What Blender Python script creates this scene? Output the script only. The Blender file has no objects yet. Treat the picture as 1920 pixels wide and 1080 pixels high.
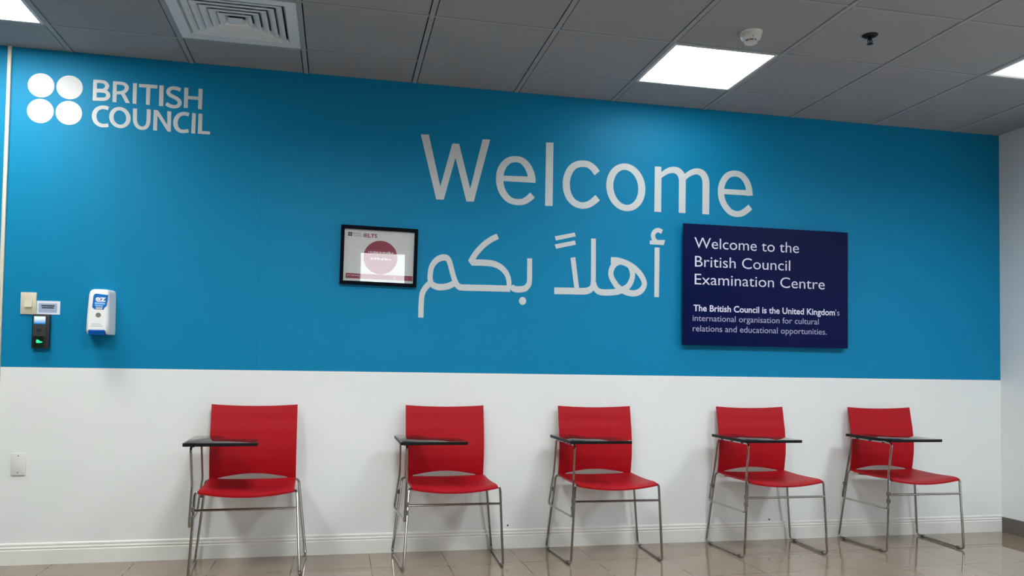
import bpy, bmesh, math, random
from mathutils import Vector, Matrix
PI = math.pi
scene = bpy.context.scene
COL = scene.collection

# ------------------------------------------------------------------ camera
H = 2.664            # ceiling height
XR = 5.754           # inner face of the right wall
XL = -2.60           # inner face of the left wall
YF = -8.0            # inner face of the wall behind the camera
cam_data = bpy.data.cameras.new('camera')
cam = bpy.data.objects.new('camera', cam_data)
COL.objects.link(cam)
pitch, yaw, roll = 0.03503, -0.21448, 0.014571
fw = Vector((-math.sin(yaw)*math.cos(pitch), math.cos(yaw)*math.cos(pitch), math.sin(pitch)))
rt = Vector((math.cos(yaw), math.sin(yaw), 0))
up = rt.cross(fw)
rt2 = math.cos(roll)*rt + math.sin(roll)*up
up2 = -math.sin(roll)*rt + math.cos(roll)*up
m = Matrix((rt2, up2, -fw)).transposed().to_4x4()
m.translation = Vector((1.4006, -4.5367, 1.0315))
cam.matrix_world = m
cam_data.sensor_width = 36.0
cam_data.sensor_fit = 'HORIZONTAL'
cam_data.lens = 1493.35/1920*36
cam_data.shift_y = 100.33/1920
cam_data.clip_start = 0.05
scene.camera = cam

# ------------------------------------------------------------------ world and exposure
world = bpy.data.worlds.new('world'); scene.world = world
world.use_nodes = True
world.node_tree.nodes['Background'].inputs[0].default_value = (0.55, 0.6, 0.66, 1)
world.node_tree.nodes['Background'].inputs[1].default_value = 0.3
vs = scene.view_settings
scene.display_settings.display_device = 'sRGB'
vs.view_transform = 'Standard'; vs.look = 'None'; vs.gamma = 1.0
vs.use_curve_mapping = False
vs.exposure = 0.0
LAMPS = [(25.5, (1.0, 1.0, 0.95)), (10.5, (0.95, 1.0, 0.99)), (1.4, (0.92, 0.98, 1.0)), (60, (0.95, 1.0, 0.98)), (72, (0.94, 1.0, 0.99)), (60, (0.93, 1.0, 1.01)), (66, (0.91, 0.99, 1.04)), (4, (0.97, 1, 0.97)), (4, (0.97, 1, 0.97)), (4, (0.97, 1, 0.97)), (4, (0.97, 1, 0.97))]        # radiance of each ceiling light panel

# ------------------------------------------------------------------ materials
def mat(name, col, rough=0.5, metal=0.0, spec=0.5, noise=None, bump=None, emit=None, coat=0.0):
    M = bpy.data.materials.new(name); M.use_nodes = True
    nt = M.node_tree; b = nt.nodes['Principled BSDF']
    b.inputs['Base Color'].default_value = (*col, 1)
    b.inputs['Roughness'].default_value = rough
    b.inputs['Metallic'].default_value = metal
    b.inputs['Specular IOR Level'].default_value = spec
    b.inputs['Coat Weight'].default_value = coat
    tc = nt.nodes.new('ShaderNodeTexCoord')
    if noise:                       # (scale, amount)
        n = nt.nodes.new('ShaderNodeTexNoise'); n.inputs['Scale'].default_value = noise[0]; n.inputs['Detail'].default_value = 4
        nt.links.new(tc.outputs['Object'], n.inputs['Vector'])
        mx = nt.nodes.new('ShaderNodeMix'); mx.data_type = 'RGBA'
        a = noise[1]
        mx.inputs[6].default_value = (*[c*(1-a) for c in col], 1)
        mx.inputs[7].default_value = (*[min(1, c*(1+a)) for c in col], 1)
        nt.links.new(n.outputs['Fac'], mx.inputs[0])
        nt.links.new(mx.outputs[2], b.inputs['Base Color'])
    if bump:                        # (scale, strength, distance)
        n = nt.nodes.new('ShaderNodeTexNoise'); n.inputs['Scale'].default_value = bump[0]; n.inputs['Detail'].default_value = 3
        nt.links.new(tc.outputs['Object'], n.inputs['Vector'])
        bp = nt.nodes.new('ShaderNodeBump'); bp.inputs['Strength'].default_value = bump[1]; bp.inputs['Distance'].default_value = bump[2]
        nt.links.new(n.outputs['Fac'], bp.inputs['Height']); nt.links.new(bp.outputs['Normal'], b.inputs['Normal'])
    if emit:
        b.inputs['Emission Color'].default_value = (*emit[0], 1); b.inputs['Emission Strength'].default_value = emit[1]
    return M

def emission(name, col, s):
    M = bpy.data.materials.new(name); M.use_nodes = True
    nt = M.node_tree; nt.nodes.remove(nt.nodes['Principled BSDF'])
    e = nt.nodes.new('ShaderNodeEmission'); e.inputs[0].default_value = (*col, 1); e.inputs[1].default_value = s
    nt.links.new(e.outputs[0], nt.nodes['Material Output'].inputs[0])
    return M

M_white = mat('white_paint', (0.82, 0.81, 0.79), 0.55, noise=(3, 0.02))
M_side = mat('side_wall_paint', (0.81, 0.825, 0.825), 0.6, noise=(2, 0.02))
M_far = mat('darkened_unseen_wall', (0.09, 0.09, 0.095), 0.7)  # unseen left and far walls, made dark to cut bounce onto the blue wall
M_base = mat('skirting_paint', (0.82, 0.81, 0.78), 0.35)
M_darkbase = mat('taupe_skirting_tile', (0.135, 0.117, 0.103), 0.25, noise=(9, 0.1))
M_tile = mat('mineral_ceiling_tile', (0.34, 0.35, 0.36), 0.9, spec=0.2, noise=(60, 0.05), bump=(220, 0.25, 0.002))
M_tbar = mat('ceiling_grid_bar', (0.37, 0.38, 0.39), 0.6, spec=0.2)
M_void = mat('ceiling_void', (0.03, 0.03, 0.03), 0.9)
M_letter = mat('white_vinyl', (0.60, 0.635, 0.65), 0.5, spec=0.3)
M_red = mat('red_plastic', (0.395, 0.006, 0.012), 0.45, spec=0.16, noise=(30, 0.03), bump=(700, 0.12, 0.0006))
M_chrome = mat('chrome_tube', (0.42, 0.41, 0.395), 0.14, metal=1.0)
M_black = mat('black_laminate', (0.006, 0.006, 0.007), 0.05, spec=0.3)
M_edge = mat('black_edge_band', (0.006, 0.006, 0.007), 0.5, spec=0.15)
M_blackp = mat('black_plastic', (0.015, 0.016, 0.017), 0.4)
M_glide = mat('grey_glide', (0.10, 0.095, 0.09), 0.5)
M_cond = mat('cream_conduit', (0.64, 0.61, 0.52), 0.4)
M_frame = mat('black_frame', (0.003, 0.005, 0.010), 0.5, spec=0.03)
M_paper = mat('poster_paper', (0.62, 0.63, 0.64), 0.6)
M_pink = mat('poster_crimson', (0.26, 0.035, 0.065), 0.6)
M_ink = mat('poster_ink', (0.03, 0.035, 0.05), 0.6)
M_inkl = mat('poster_grey_ink', (0.20, 0.22, 0.25), 0.6)
M_ez = mat('white_label_print', (0.85, 0.86, 0.87), 0.5)
M_pwhite = mat('poster_white_print', (0.8, 0.75, 0.77), 0.6)
M_sign = mat('navy_acrylic', (0.0025, 0.006, 0.055), 0.35, spec=0.07)
M_signt = mat('lavender_white_print', (0.72, 0.70, 0.86), 0.5)
M_signt2 = mat('lavender_print', (0.42, 0.41, 0.62), 0.5)
M_disp = mat('white_plastic', (0.85, 0.86, 0.86), 0.25)
M_blue = mat('blue_label', (0.002, 0.15, 0.50), 0.4, spec=0.2)
M_lblue = mat('pale_blue_print', (0.25, 0.55, 0.9), 0.4)
M_bar = mat('blue_push_bar', (0.001, 0.085, 0.38), 0.35, spec=0.2)
M_grey = mat('grey_plastic', (0.22, 0.21, 0.2), 0.3)
M_greyp = mat('grey_print', (0.5, 0.51, 0.53), 0.5)
M_cream = mat('cream_plastic', (0.63, 0.59, 0.46), 0.35)
M_plate = mat('white_plate', (0.76, 0.76, 0.73), 0.35)
M_card = mat('white_card', (0.78, 0.82, 0.92), 0.4)
M_cardg = mat('grey_blue_card', (0.38, 0.46, 0.62), 0.4)
M_dark = mat('dark_print', (0.03, 0.045, 0.08), 0.5)
M_vent = mat('vent_white_metal', (0.80, 0.83, 0.85), 0.4)
M_smoke = mat('detector_plastic', (0.75, 0.75, 0.74), 0.4)
M_sprink = mat('sprinkler_metal', (0.02, 0.02, 0.022), 0.4, metal=0.6)
M_screw = mat('screw_steel', (0.18, 0.18, 0.17), 0.4, metal=0.8)
M_spot = mat('dark_screw_head', (0.02, 0.02, 0.03), 0.5)
M_lampf = mat('light_trim', (0.7, 0.7, 0.7), 0.4)
M_day = emission('daylight_glass', (0.93, 0.97, 1.0), 12.0)
M_green = emission('green_sensor', (0.05, 1.0, 0.35), 1.6)

def wall_material():
    M = bpy.data.materials.new('blue_over_white_wall'); M.use_nodes = True
    nt = M.node_tree; N = nt.nodes; L = nt.links; b = N['Principled BSDF']
    b.inputs['Roughness'].default_value = 0.5; b.inputs['Specular IOR Level'].default_value = 0.14
    g = N.new('ShaderNodeNewGeometry'); sp = N.new('ShaderNodeSeparateXYZ'); L.new(g.outputs['Position'], sp.inputs[0])
    def math_(op, a, bb):
        n = N.new('ShaderNodeMath'); n.operation = op
        for i, v in enumerate((a, bb)):
            if isinstance(v, (int, float)): n.inputs[i].default_value = v
            else: L.new(v, n.inputs[i])
        return n.outputs[0]
    isb = math_('GREATER_THAN', sp.outputs['Z'], 1.0065)
    d = math_('ABSOLUTE', math_('SUBTRACT', sp.outputs['X'], 0.966), 0)
    seam = math_('MULTIPLY', math_('LESS_THAN', d, 0.0018), 0.22)
    n = N.new('ShaderNodeTexNoise'); n.inputs['Scale'].default_value = 2.2; n.inputs['Detail'].default_value = 5; L.new(g.outputs['Position'], n.inputs['Vector'])
    def mix(f, a, c):
        x = N.new('ShaderNodeMix'); x.data_type = 'RGBA'
        for k, v in ((0, f), (6, a), (7, c)):
            if isinstance(v, tuple): x.inputs[k].default_value = v
            else: L.new(v, x.inputs[k])
        return x.outputs[2]
    blue = mix(n.outputs['Fac'], (*[c*0.97 for c in BLUE], 1), (*[c*1.03 for c in BLUE], 1))
    blue = mix(seam, blue, (0.004, 0.06, 0.13, 1))
    white = mix(n.outputs['Fac'], (0.795, 0.81, 0.805, 1), (0.825, 0.84, 0.835, 1))
    L.new(mix(isb, white, blue), b.inputs['Base Color'])
    return M
BLUE = (0.0025, 0.219, 0.424)
M_wall = wall_material()

def floor_material():
    M = bpy.data.materials.new('polished_beige_tile'); M.use_nodes = True
    nt = M.node_tree; N = nt.nodes; L = nt.links; b = N['Principled BSDF']
    g = N.new('ShaderNodeNewGeometry'); sp = N.new('ShaderNodeSeparateXYZ'); L.new(g.outputs['Position'], sp.inputs[0])
    def math_(op, a, bb=0.0):
        n = N.new('ShaderNodeMath'); n.operation = op
        for i, v in enumerate((a, bb)):
            if isinstance(v, (int, float)): n.inputs[i].default_value = v
            else: L.new(v, n.inputs[i])
        return n.outputs[0]
    def line(o, off):
        u = math_('DIVIDE', math_('SUBTRACT', o, off), 0.39884)
        fr = math_('FRACT', math_('ADD', u, 100.5))
        return math_('LESS_THAN', math_('ABSOLUTE', math_('SUBTRACT', fr, 0.5)), 0.0038), math_('FLOOR', math_('ADD', u, 100.0))
    lx, ix = line(sp.outputs['X'], 1.590); ly, iy = line(sp.outputs['Y'], -0.365)
    grout = math_('MAXIMUM', lx, ly)
    cmb = N.new('ShaderNodeCombineXYZ'); L.new(ix, cmb.inputs[0]); L.new(iy, cmb.inputs[1])
    wn = N.new('ShaderNodeTexWhiteNoise'); wn.noise_dimensions = '3D'; L.new(cmb.outputs[0], wn.inputs['Vector'])
    n = N.new('ShaderNodeTexNoise'); n.inputs['Scale'].default_value = 5; n.inputs['Detail'].default_value = 6; n.inputs['Distortion'].default_value = 0.8
    L.new(g.outputs['Position'], n.inputs['Vector'])
    f = math_('ADD', math_('MULTIPLY', wn.outputs['Value'], 0.35), math_('MULTIPLY', n.outputs['Fac'], 0.65))
    def mix(f, a, c):
        x = N.new('ShaderNodeMix'); x.data_type = 'RGBA'
        for k, v in ((0, f), (6, a), (7, c)):
            if isinstance(v, tuple): x.inputs[k].default_value = v
            else: L.new(v, x.inputs[k])
        return x.outputs[2]
    col = mix(f, (0.215, 0.160, 0.112, 1), (0.268, 0.205, 0.148, 1))
    L.new(mix(grout, col, (0.06, 0.048, 0.038, 1)), b.inputs['Base Color'])
    r = math_('ADD', math_('MULTIPLY', grout, 0.25), math_('ADD', math_('MULTIPLY', n.outputs['Fac'], 0.03), 0.008))
    L.new(r, b.inputs['Roughness'])
    L.new(math_('SUBTRACT', 0.5, math_('MULTIPLY', grout, 0.46)), b.inputs['Specular IOR Level'])
    b.inputs['IOR'].default_value = 1.75
    return M
M_floor = floor_material()

def glass_material():
    M = bpy.data.materials.new('picture_glass'); M.use_nodes = True
    nt = M.node_tree; N = nt.nodes; L = nt.links; N.remove(N['Principled BSDF'])
    t = N.new('ShaderNodeBsdfTransparent'); gl = N.new('ShaderNodeBsdfGlossy'); gl.inputs['Roughness'].default_value = 0.004
    fr = N.new('ShaderNodeFresnel'); fr.inputs['IOR'].default_value = 1.65
    mx = N.new('ShaderNodeMixShader'); L.new(fr.outputs[0], mx.inputs[0]); L.new(t.outputs[0], mx.inputs[1]); L.new(gl.outputs[0], mx.inputs[2])
    L.new(mx.outputs[0], N['Material Output'].inputs[0])
    return M
M_glass = glass_material()

def screen_material():
    M = bpy.data.materials.new('lit_screen'); M.use_nodes = True
    nt = M.node_tree; N = nt.nodes; L = nt.links; N.remove(N['Principled BSDF'])
    tc = N.new('ShaderNodeTexCoord'); sp = N.new('ShaderNodeSeparateXYZ'); L.new(tc.outputs['Generated'], sp.inputs[0])
    cr = N.new('ShaderNodeValToRGB'); L.new(sp.outputs['Z'], cr.inputs[0])
    cr.color_ramp.elements[0].color = (0.0, 0.26, 0.75, 1); cr.color_ramp.elements[0].position = 0.05
    cr.color_ramp.elements[1].color = (0.85, 1.0, 1.0, 1); cr.color_ramp.elements[1].position = 0.7
    e = N.new('ShaderNodeEmission'); e.inputs[1].default_value = 1.0; L.new(cr.outputs[0], e.inputs[0])
    L.new(e.outputs[0], N['Material Output'].inputs[0])
    return M
M_screen = screen_material()

# ------------------------------------------------------------------ mesh helpers
def link_mesh(name, bm, mats, parent=None, smooth=False, at=(0, 0, 0), angle=35, recalc=True):
    """one mesh object; the geometry is given in the space of its thing"""
    if recalc: bmesh.ops.recalc_face_normals(bm, faces=bm.faces[:])
    me = bpy.data.meshes.new(name)
    bm.to_mesh(me); bm.free()
    o = bpy.data.objects.new(name, me)
    for mm in (mats if isinstance(mats, (list, tuple)) else [mats]): me.materials.append(mm)
    if smooth:
        for p in me.polygons: p.use_smooth = True
        try: me.set_sharp_from_angle(angle=math.radians(angle))
        except Exception: pass
    COL.objects.link(o)
    o.parent = parent
    o.location = at
    return o

def tag(o, label, cat, group=None, kind=None):
    o['label'] = label; o['category'] = cat
    if group: o['group'] = group
    if kind: o['kind'] = kind
    return o

def thing(name, loc, label, cat, group=None):
    o = bpy.data.objects.new(name, None); o.empty_display_size = 0.05
    COL.objects.link(o); o.location = loc
    return tag(o, label, cat, group)

def struct(name, bm, mats, label, cat, smooth=False):
    return tag(link_mesh(name, bm, mats, None, smooth), label, cat, None, 'structure')

def box(bm, x0, x1, y0, y1, z0, z1, mi=0, bevel=0.0, seg=2):
    r = bmesh.ops.create_cube(bm, size=1.0)
    vs_ = r['verts']
    for v in vs_:
        v.co = Vector((x0 + (v.co.x+.5)*(x1-x0), y0 + (v.co.y+.5)*(y1-y0), z0 + (v.co.z+.5)*(z1-z0)))
    fs = set(f for v in vs_ for f in v.link_faces)
    for f in fs: f.material_index = mi
    if bevel > 0:
        es = list(set(e for v in vs_ for e in v.link_edges))
        bmesh.ops.bevel(bm, geom=es, offset=bevel, segments=seg, profile=0.5, affect='EDGES')

def prism(bm, pts, f0, f1, mi=0, bevel=0.0):
    """pts: closed outline; f0/f1 map an outline point to the two end faces"""
    a = [bm.verts.new(f0(p)) for p in pts]; b = [bm.verts.new(f1(p)) for p in pts]
    n = len(pts); fs = [bm.faces.new(a), bm.faces.new(b[::-1])]
    for i in range(n): fs.append(bm.faces.new((a[i], b[i], b[(i+1) % n], a[(i+1) % n])))
    for f in fs: f.material_index = mi
    if bevel > 0:
        es = list(set(list(fs[0].edges) + list(fs[1].edges)))
        bmesh.ops.bevel(bm, geom=es, offset=bevel, segments=2, profile=0.5, affect='EDGES')

def fillet(pts, r, closed=False, n=6):
    P_ = [Vector(p) for p in pts]; out = []
    N_ = len(P_)
    for i, p in enumerate(P_):
        if not closed and i in (0, N_-1): out.append(p); continue
        a = (P_[(i-1) % N_]-p); b = (P_[(i+1) % N_]-p)
        rr = r if not isinstance(r, (list, tuple)) else r[i]
        if rr <= 0: out.append(p); continue
        ang = a.angle(b); d = min(rr/math.tan(ang/2), 0.48*a.length, 0.48*b.length)
        s = p + a.normalized()*d; e = p + b.normalized()*d
        for k in range(n+1):
            t = k/n
            out.append((1-t)**2*s + 2*t*(1-t)*p + t*t*e)
    return out

def tube(bm, pts, r, closed=False, seg=10, mi=0):
    P_ = [Vector(p) for p in pts]; n = len(P_); rings = []
    up_ = None
    for i in range(n):
        t = (P_[(i+1) % n]-P_[i-1]) if (closed or 0 < i < n-1) else (P_[1]-P_[0] if i == 0 else P_[-1]-P_[-2])
        t.normalize()
        if up_ is None:
            up_ = t.orthogonal().normalized()
        else:
            up_ = (up_ - t*up_.dot(t)).normalized()
        side = t.cross(up_)
        rings.append([bm.verts.new(P_[i] + r*(math.cos(2*PI*k/seg)*up_ + math.sin(2*PI*k/seg)*side)) for k in range(seg)])
    for i in range(n if closed else n-1):
        A, B = rings[i], rings[(i+1) % n]
        off = 0
        if closed and i == n-1:     # match the twist of the closing ring
            off = min(range(seg), key=lambda o: (A[0].co-B[o].co).length)
        for k in range(seg):
            f = bm.faces.new((A[k], A[(k+1) % seg], B[(k+1+off) % seg], B[(k+off) % seg])); f.material_index = mi
    if not closed:
        bm.faces.new(rings[0][::-1]).material_index = mi; bm.faces.new(rings[-1]).material_index = mi

def lathe(bm, prof, cx, cy, seg=32, mi=0, axis='z', cap=True):
    """prof: list of (radius, height); axis z (height up) or y (height towards -y)"""
    rings = []
    for r, h in prof:
        ring = []
        for k in range(seg):
            a = 2*PI*k/seg
            if axis == 'z': ring.append(bm.verts.new((cx+r*math.cos(a), cy+r*math.sin(a), h)))
            else: ring.append(bm.verts.new((cx+r*math.cos(a), -h, cy+r*math.sin(a))))
        rings.append(ring)
    for A, B in zip(rings, rings[1:]):
        for k in range(seg): bm.faces.new((A[k], A[(k+1) % seg], B[(k+1) % seg], B[k])).material_index = mi
    if cap:
        bm.faces.new(rings[0]).material_index = mi; bm.faces.new(rings[-1]).material_index = mi

def grid_slab(bm, fn, nu, nv, th, mi=0):
    """fn(u, v) with u, v in 0..1 gives a surface point; closed slab of thickness th"""
    g = [[bm.verts.new(fn(i/nu, j/nv)) for i in range(nu+1)] for j in range(nv+1)]
    fs = [bm.faces.new((g[j][i], g[j][i+1], g[j+1][i+1], g[j+1][i])) for j in range(nv) for i in range(nu)]
    bmesh.ops.recalc_face_normals(bm, faces=fs)
    bmesh.ops.solidify(bm, geom=fs, thickness=th)

def B(): return bmesh.new()

# flat shapes standing on a wall plane: outlines, strokes of given width, closed strokes
def flat_shapes(bm, shapes, org, y, th):
    """thin raised shapes; each is its own closed shell, so overlapping strokes do not share faces"""
    ox, oz = org
    def v(x, z): return bm.verts.new((x-ox, y, z-oz))
    for si, (kind, pts) in enumerate(shapes):
        if kind == 'P':
            a = [v(x, z) for x, z in pts]; faces = [bm.faces.new(a)]
        else:
            n = len(pts); L_, R_ = [], []
            for i, (x, z, w) in enumerate(pts):
                if kind == 'C': p, q = pts[i-1], pts[(i+1) % n]
                else: p, q = pts[max(i-1, 0)], pts[min(i+1, n-1)]
                tx, tz = q[0]-p[0], q[1]-p[1]; l = math.hypot(tx, tz) or 1
                nx, nz = -tz/l*w/2, tx/l*w/2
                L_.append(v(x+nx, z+nz)); R_.append(v(x-nx, z-nz))
            faces = []
            for i in range(n if kind == 'C' else n-1):
                j = (i+1) % n
                faces.append(bm.faces.new((L_[i], L_[j], R_[j], R_[i])))
        r = bmesh.ops.extrude_face_region(bm, geom=faces)
        for e in r['geom']:
            if isinstance(e, bmesh.types.BMVert): e.co.y -= th + .00012*si

def text_bm(s, x0, x1, z0, cap, org, y, bold=0.0):
    """the words s as flat letters from x0 to x1 on the baseline z0 with the given capital height"""
    ref = bpy.data.curves.new('ref', 'FONT'); ref.body = 'H'
    cu = bpy.data.curves.new('txt', 'FONT'); cu.body = s; cu.offset = bold; cu.resolution_u = 4
    ms = []
    for c in (ref, cu):
        o = bpy.data.objects.new('tmp', c); COL.objects.link(o)
        dg = bpy.context.evaluated_depsgraph_get(); dg.update()
        ms.append(bpy.data.meshes.new_from_object(o.evaluated_get(dg)))
        bpy.data.objects.remove(o); bpy.data.curves.remove(c)
    ch = max(v.co.y for v in ms[0].vertices)
    bm = bmesh.new(); bm.from_mesh(ms[1])
    xs = [v.co.x for v in bm.verts]; a, b = min(xs), max(xs)
    sx = (x1-x0)/(b-a)
    for v in bm.verts:
        v.co = Vector((x0 + (v.co.x-a)*sx - org[0], y, z0 + v.co.y*cap/ch - org[1]))
    for me in ms: bpy.data.meshes.remove(me)
    return bm

def link_words(name, bm, gap, m_, parent):
    """each word of a line of letters becomes a part of its own"""
    bm.verts.ensure_lookup_table()
    seen = {}; comps = []
    for v in bm.verts:
        if v.index in seen: continue
        st = [v]; seen[v.index] = 1; c = []
        while st:
            a = st.pop(); c.append(a.index)
            for e in a.link_edges:
                b = e.other_vert(a)
                if b.index not in seen: seen[b.index] = 1; st.append(b)
        xs_ = [bm.verts[k].co.x for k in c]; comps.append((min(xs_), max(xs_), c))
    comps.sort(); words = []
    for a, b, c in comps:
        if words and a - words[-1][0] < gap: words[-1][1].extend(c); words[-1][0] = max(words[-1][0], b)
        else: words.append([b, list(c)])
    out = []
    for _, c in words:
        idx = set(c); n = bm.copy(); n.verts.ensure_lookup_table()
        bmesh.ops.delete(n, geom=[v for v in n.verts if v.index not in idx], context='VERTS')
        out.append(link_mesh(name, n, m_, parent))
    bm.free(); return out

# ------------------------------------------------------------------ the room
bm = B(); box(bm, XL-.1, XR+.1, YF-.1, 0.1, -0.1, 0)
struct('floor', bm, M_floor, 'polished beige tile floor with thin grout lines', 'floor')
bm = B(); box(bm, XL-.1, XR+.1, 0, 0.1, 0, H+.12)
struct('wall_back', bm, M_wall, 'long wall painted bright blue above a white lower band', 'wall')
bm = B(); box(bm, XR, XR+.1, YF, 0, 0, H+.12)
struct('wall_right', bm, M_side, 'plain pale grey side wall meeting the blue wall in a corner', 'wall')
bm = B(); box(bm, XL-.1, XL, YF, 0, 0, H+.12)
struct('wall_left', bm, M_far, 'plain unseen side wall, darkened to cut bounced light, beyond the cream conduit', 'wall')
# wall behind the camera, with a glazed door in it
DX0, DX1, DZ = 1.70, 2.375, 2.10
bm = B()
box(bm, XL-.1, DX0-.05, YF-.1, YF, 0, H+.12); box(bm, DX1+.05, XR+.1, YF-.1, YF, 0, H+.12); box(bm, DX0-.05, DX1+.05, YF-.1, YF, DZ+.05, H+.12)
struct('wall_front', bm, M_far, 'grey wall opposite the blue wall around the glazed door', 'wall')
bm = B()
box(bm, DX0-.05, DX0, YF-.07, YF+.01, 0, DZ+.05); box(bm, DX1, DX1+.05, YF-.07, YF+.01, 0, DZ+.05)
box(bm, DX0, DX1, YF-.07, YF+.01, DZ, DZ+.05); box(bm, DX0, DX1, YF-.07, YF+.01, 0, .08)
dr = struct('door_1', bm, M_lampf, 'bright daylit glass door opposite the blue wall', 'door')
bm = B(); box(bm, DX0, DX1, YF-.05, YF-.04, .08, DZ)
link_mesh('pane', bm, M_day, dr)

# suspended ceiling: slab, grid bars and lay-in tiles, open where lights and vent sit
GX0, GX = -0.008, 0.6
GY0, GY = -0.3314, 0.557
LIGHTS = [(-1, 0), (5, 0), (8, 1), (-1, 3), (2, 3), (5, 3), (8, 3), (-1, 10), (2, 10), (5, 10), (8, 10)]
VENT = (1, 0)
def cell(i, j): return (GX0+GX*i, GX0+GX*(i+1), GY0-GY*(j+1), GY0-GY*j)
bm = B()
box(bm, XL, XR, YF, 0, H+.10, H+.12, 2)
skip = {(i, j) for i, j in LIGHTS} | {VENT}
for i in range(-5, 10):
    for j in range(-1, 14):
        if (i, j) in skip: continue
        x0, x1, y0, y1 = cell(i, j)
        x0, x1, y0, y1 = max(x0, XL-.011), min(x1, XR+.011), max(y0, YF-.011), min(y1, 0.011)
        if x1-x0 < .05 or y1-y0 < .05: continue
        box(bm, x0+.0175, x1-.0175, y0+.007, y1-.0125, H+.002, H+.018, 0)
for i in range(-4, 10):
    x = GX0+GX*i
    if XL < x < XR: box(bm, x-.012, x+.012, YF, 0, H, H+.006, 1); box(bm, x-.002, x+.002, YF, 0, H+.006, H+.04, 1)
xs = [XL]+[GX0+GX*i for i in range(-4, 10)]+[XR]
for j in range(0, 14):
    y = GY0-GY*j
    if y < YF: continue
    for a, b in zip(xs, xs[1:]):
        box(bm, a+(.012 if a > XL else 0), b-(.012 if b < XR else 0), y-.0078, y+.0068, H+.002, H+.006, 1)
struct('ceiling', bm, [M_tile, M_tbar, M_void], 'suspended ceiling of grey square tiles in a metal grid', 'ceiling')

# skirtings
prof = [(0, 0), (0, .109), (.004, .109), (.0085, .105), (.0095, .099), (.0075, .095), (.0075, .091), (.0125, .088), (.0135, .083), (.0105, .079), (.0105, .076), (.014, .072), (.014, .004), (.014, 0)]
bm = B()
prism(bm, prof, lambda p: (XL, -p[0], p[1]), lambda p: (XR, -p[0], p[1]))
struct('baseboard_back', bm, M_base, 'white moulded skirting board along the foot of the blue and white wall', 'skirting board')
bm = B(); box(bm, XR-.011, XR, YF, -.0145, 0, .098, bevel=.002)
struct('baseboard_right', bm, M_darkbase, 'dark taupe tile skirting along the foot of the grey side wall', 'skirting board')

# conduit
bm = B(); box(bm, -.301, -.2825, -.016, -.0002, .110, H+.002, bevel=.004)
tag(link_mesh('wall_conduit', bm, M_cond, smooth=True), 'cream vertical cable conduit running up the blue wall to the ceiling', 'conduit')

# ------------------------------------------------------------------ ceiling lights
def ceiling_light(i, j, lamp, label):
    x0, x1, y0, y1 = cell(i, j)
    cx, cy = (x0+x1)/2, (y0+y1)/2
    t = thing('ceiling_light', (cx, cy, H), label, 'ceiling light', 'square ceiling light panels')
    w, d = .2705, .2535
    rec = .010 if j < 3 else .085          # unseen fittings set deeper, to keep their light off the wall top
    bm = B()
    for a in ((-.287, -w, -.2655, .2655), (w, .287, -.2655, .2655), (-w, w, -.2655, -d), (-w, w, d, .2655)):
        box(bm, a[0], a[1], a[2], a[3], .001, .012+rec)
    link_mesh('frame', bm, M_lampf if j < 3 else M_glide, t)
    bm = B(); box(bm, -w, w, -d, d, rec, rec+.008)
    o = link_mesh('diffuser', bm, emission('led_diffuser', lamp[1], lamp[0]), t)
    o['label'] = 'glowing white light diffuser'
    return t
LIGHT_LABELS = ['bright square ceiling light above the four-dot logo, next to the cream conduit',
 'bright square ceiling light above the end of the big word Welcome',
 'bright square ceiling light close to the grey side wall, beyond the sprinkler',
 'square ceiling light halfway down the room, first from the left wall',
 'square ceiling light halfway down the room, second from the left wall',
 'square ceiling light halfway down the room, third from the left wall',
 'square ceiling light halfway down the room, next to the grey side wall',
 'square ceiling light near the glazed door, first from the left wall',
 'square ceiling light near the glazed door, second from the left wall',
 'square ceiling light near the glazed door, third from the left wall',
 'square ceiling light near the glazed door, next to the grey side wall']
for (i, j), lamp, lb in zip(LIGHTS, LAMPS, LIGHT_LABELS): ceiling_light(i, j, lamp, lb)

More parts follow.
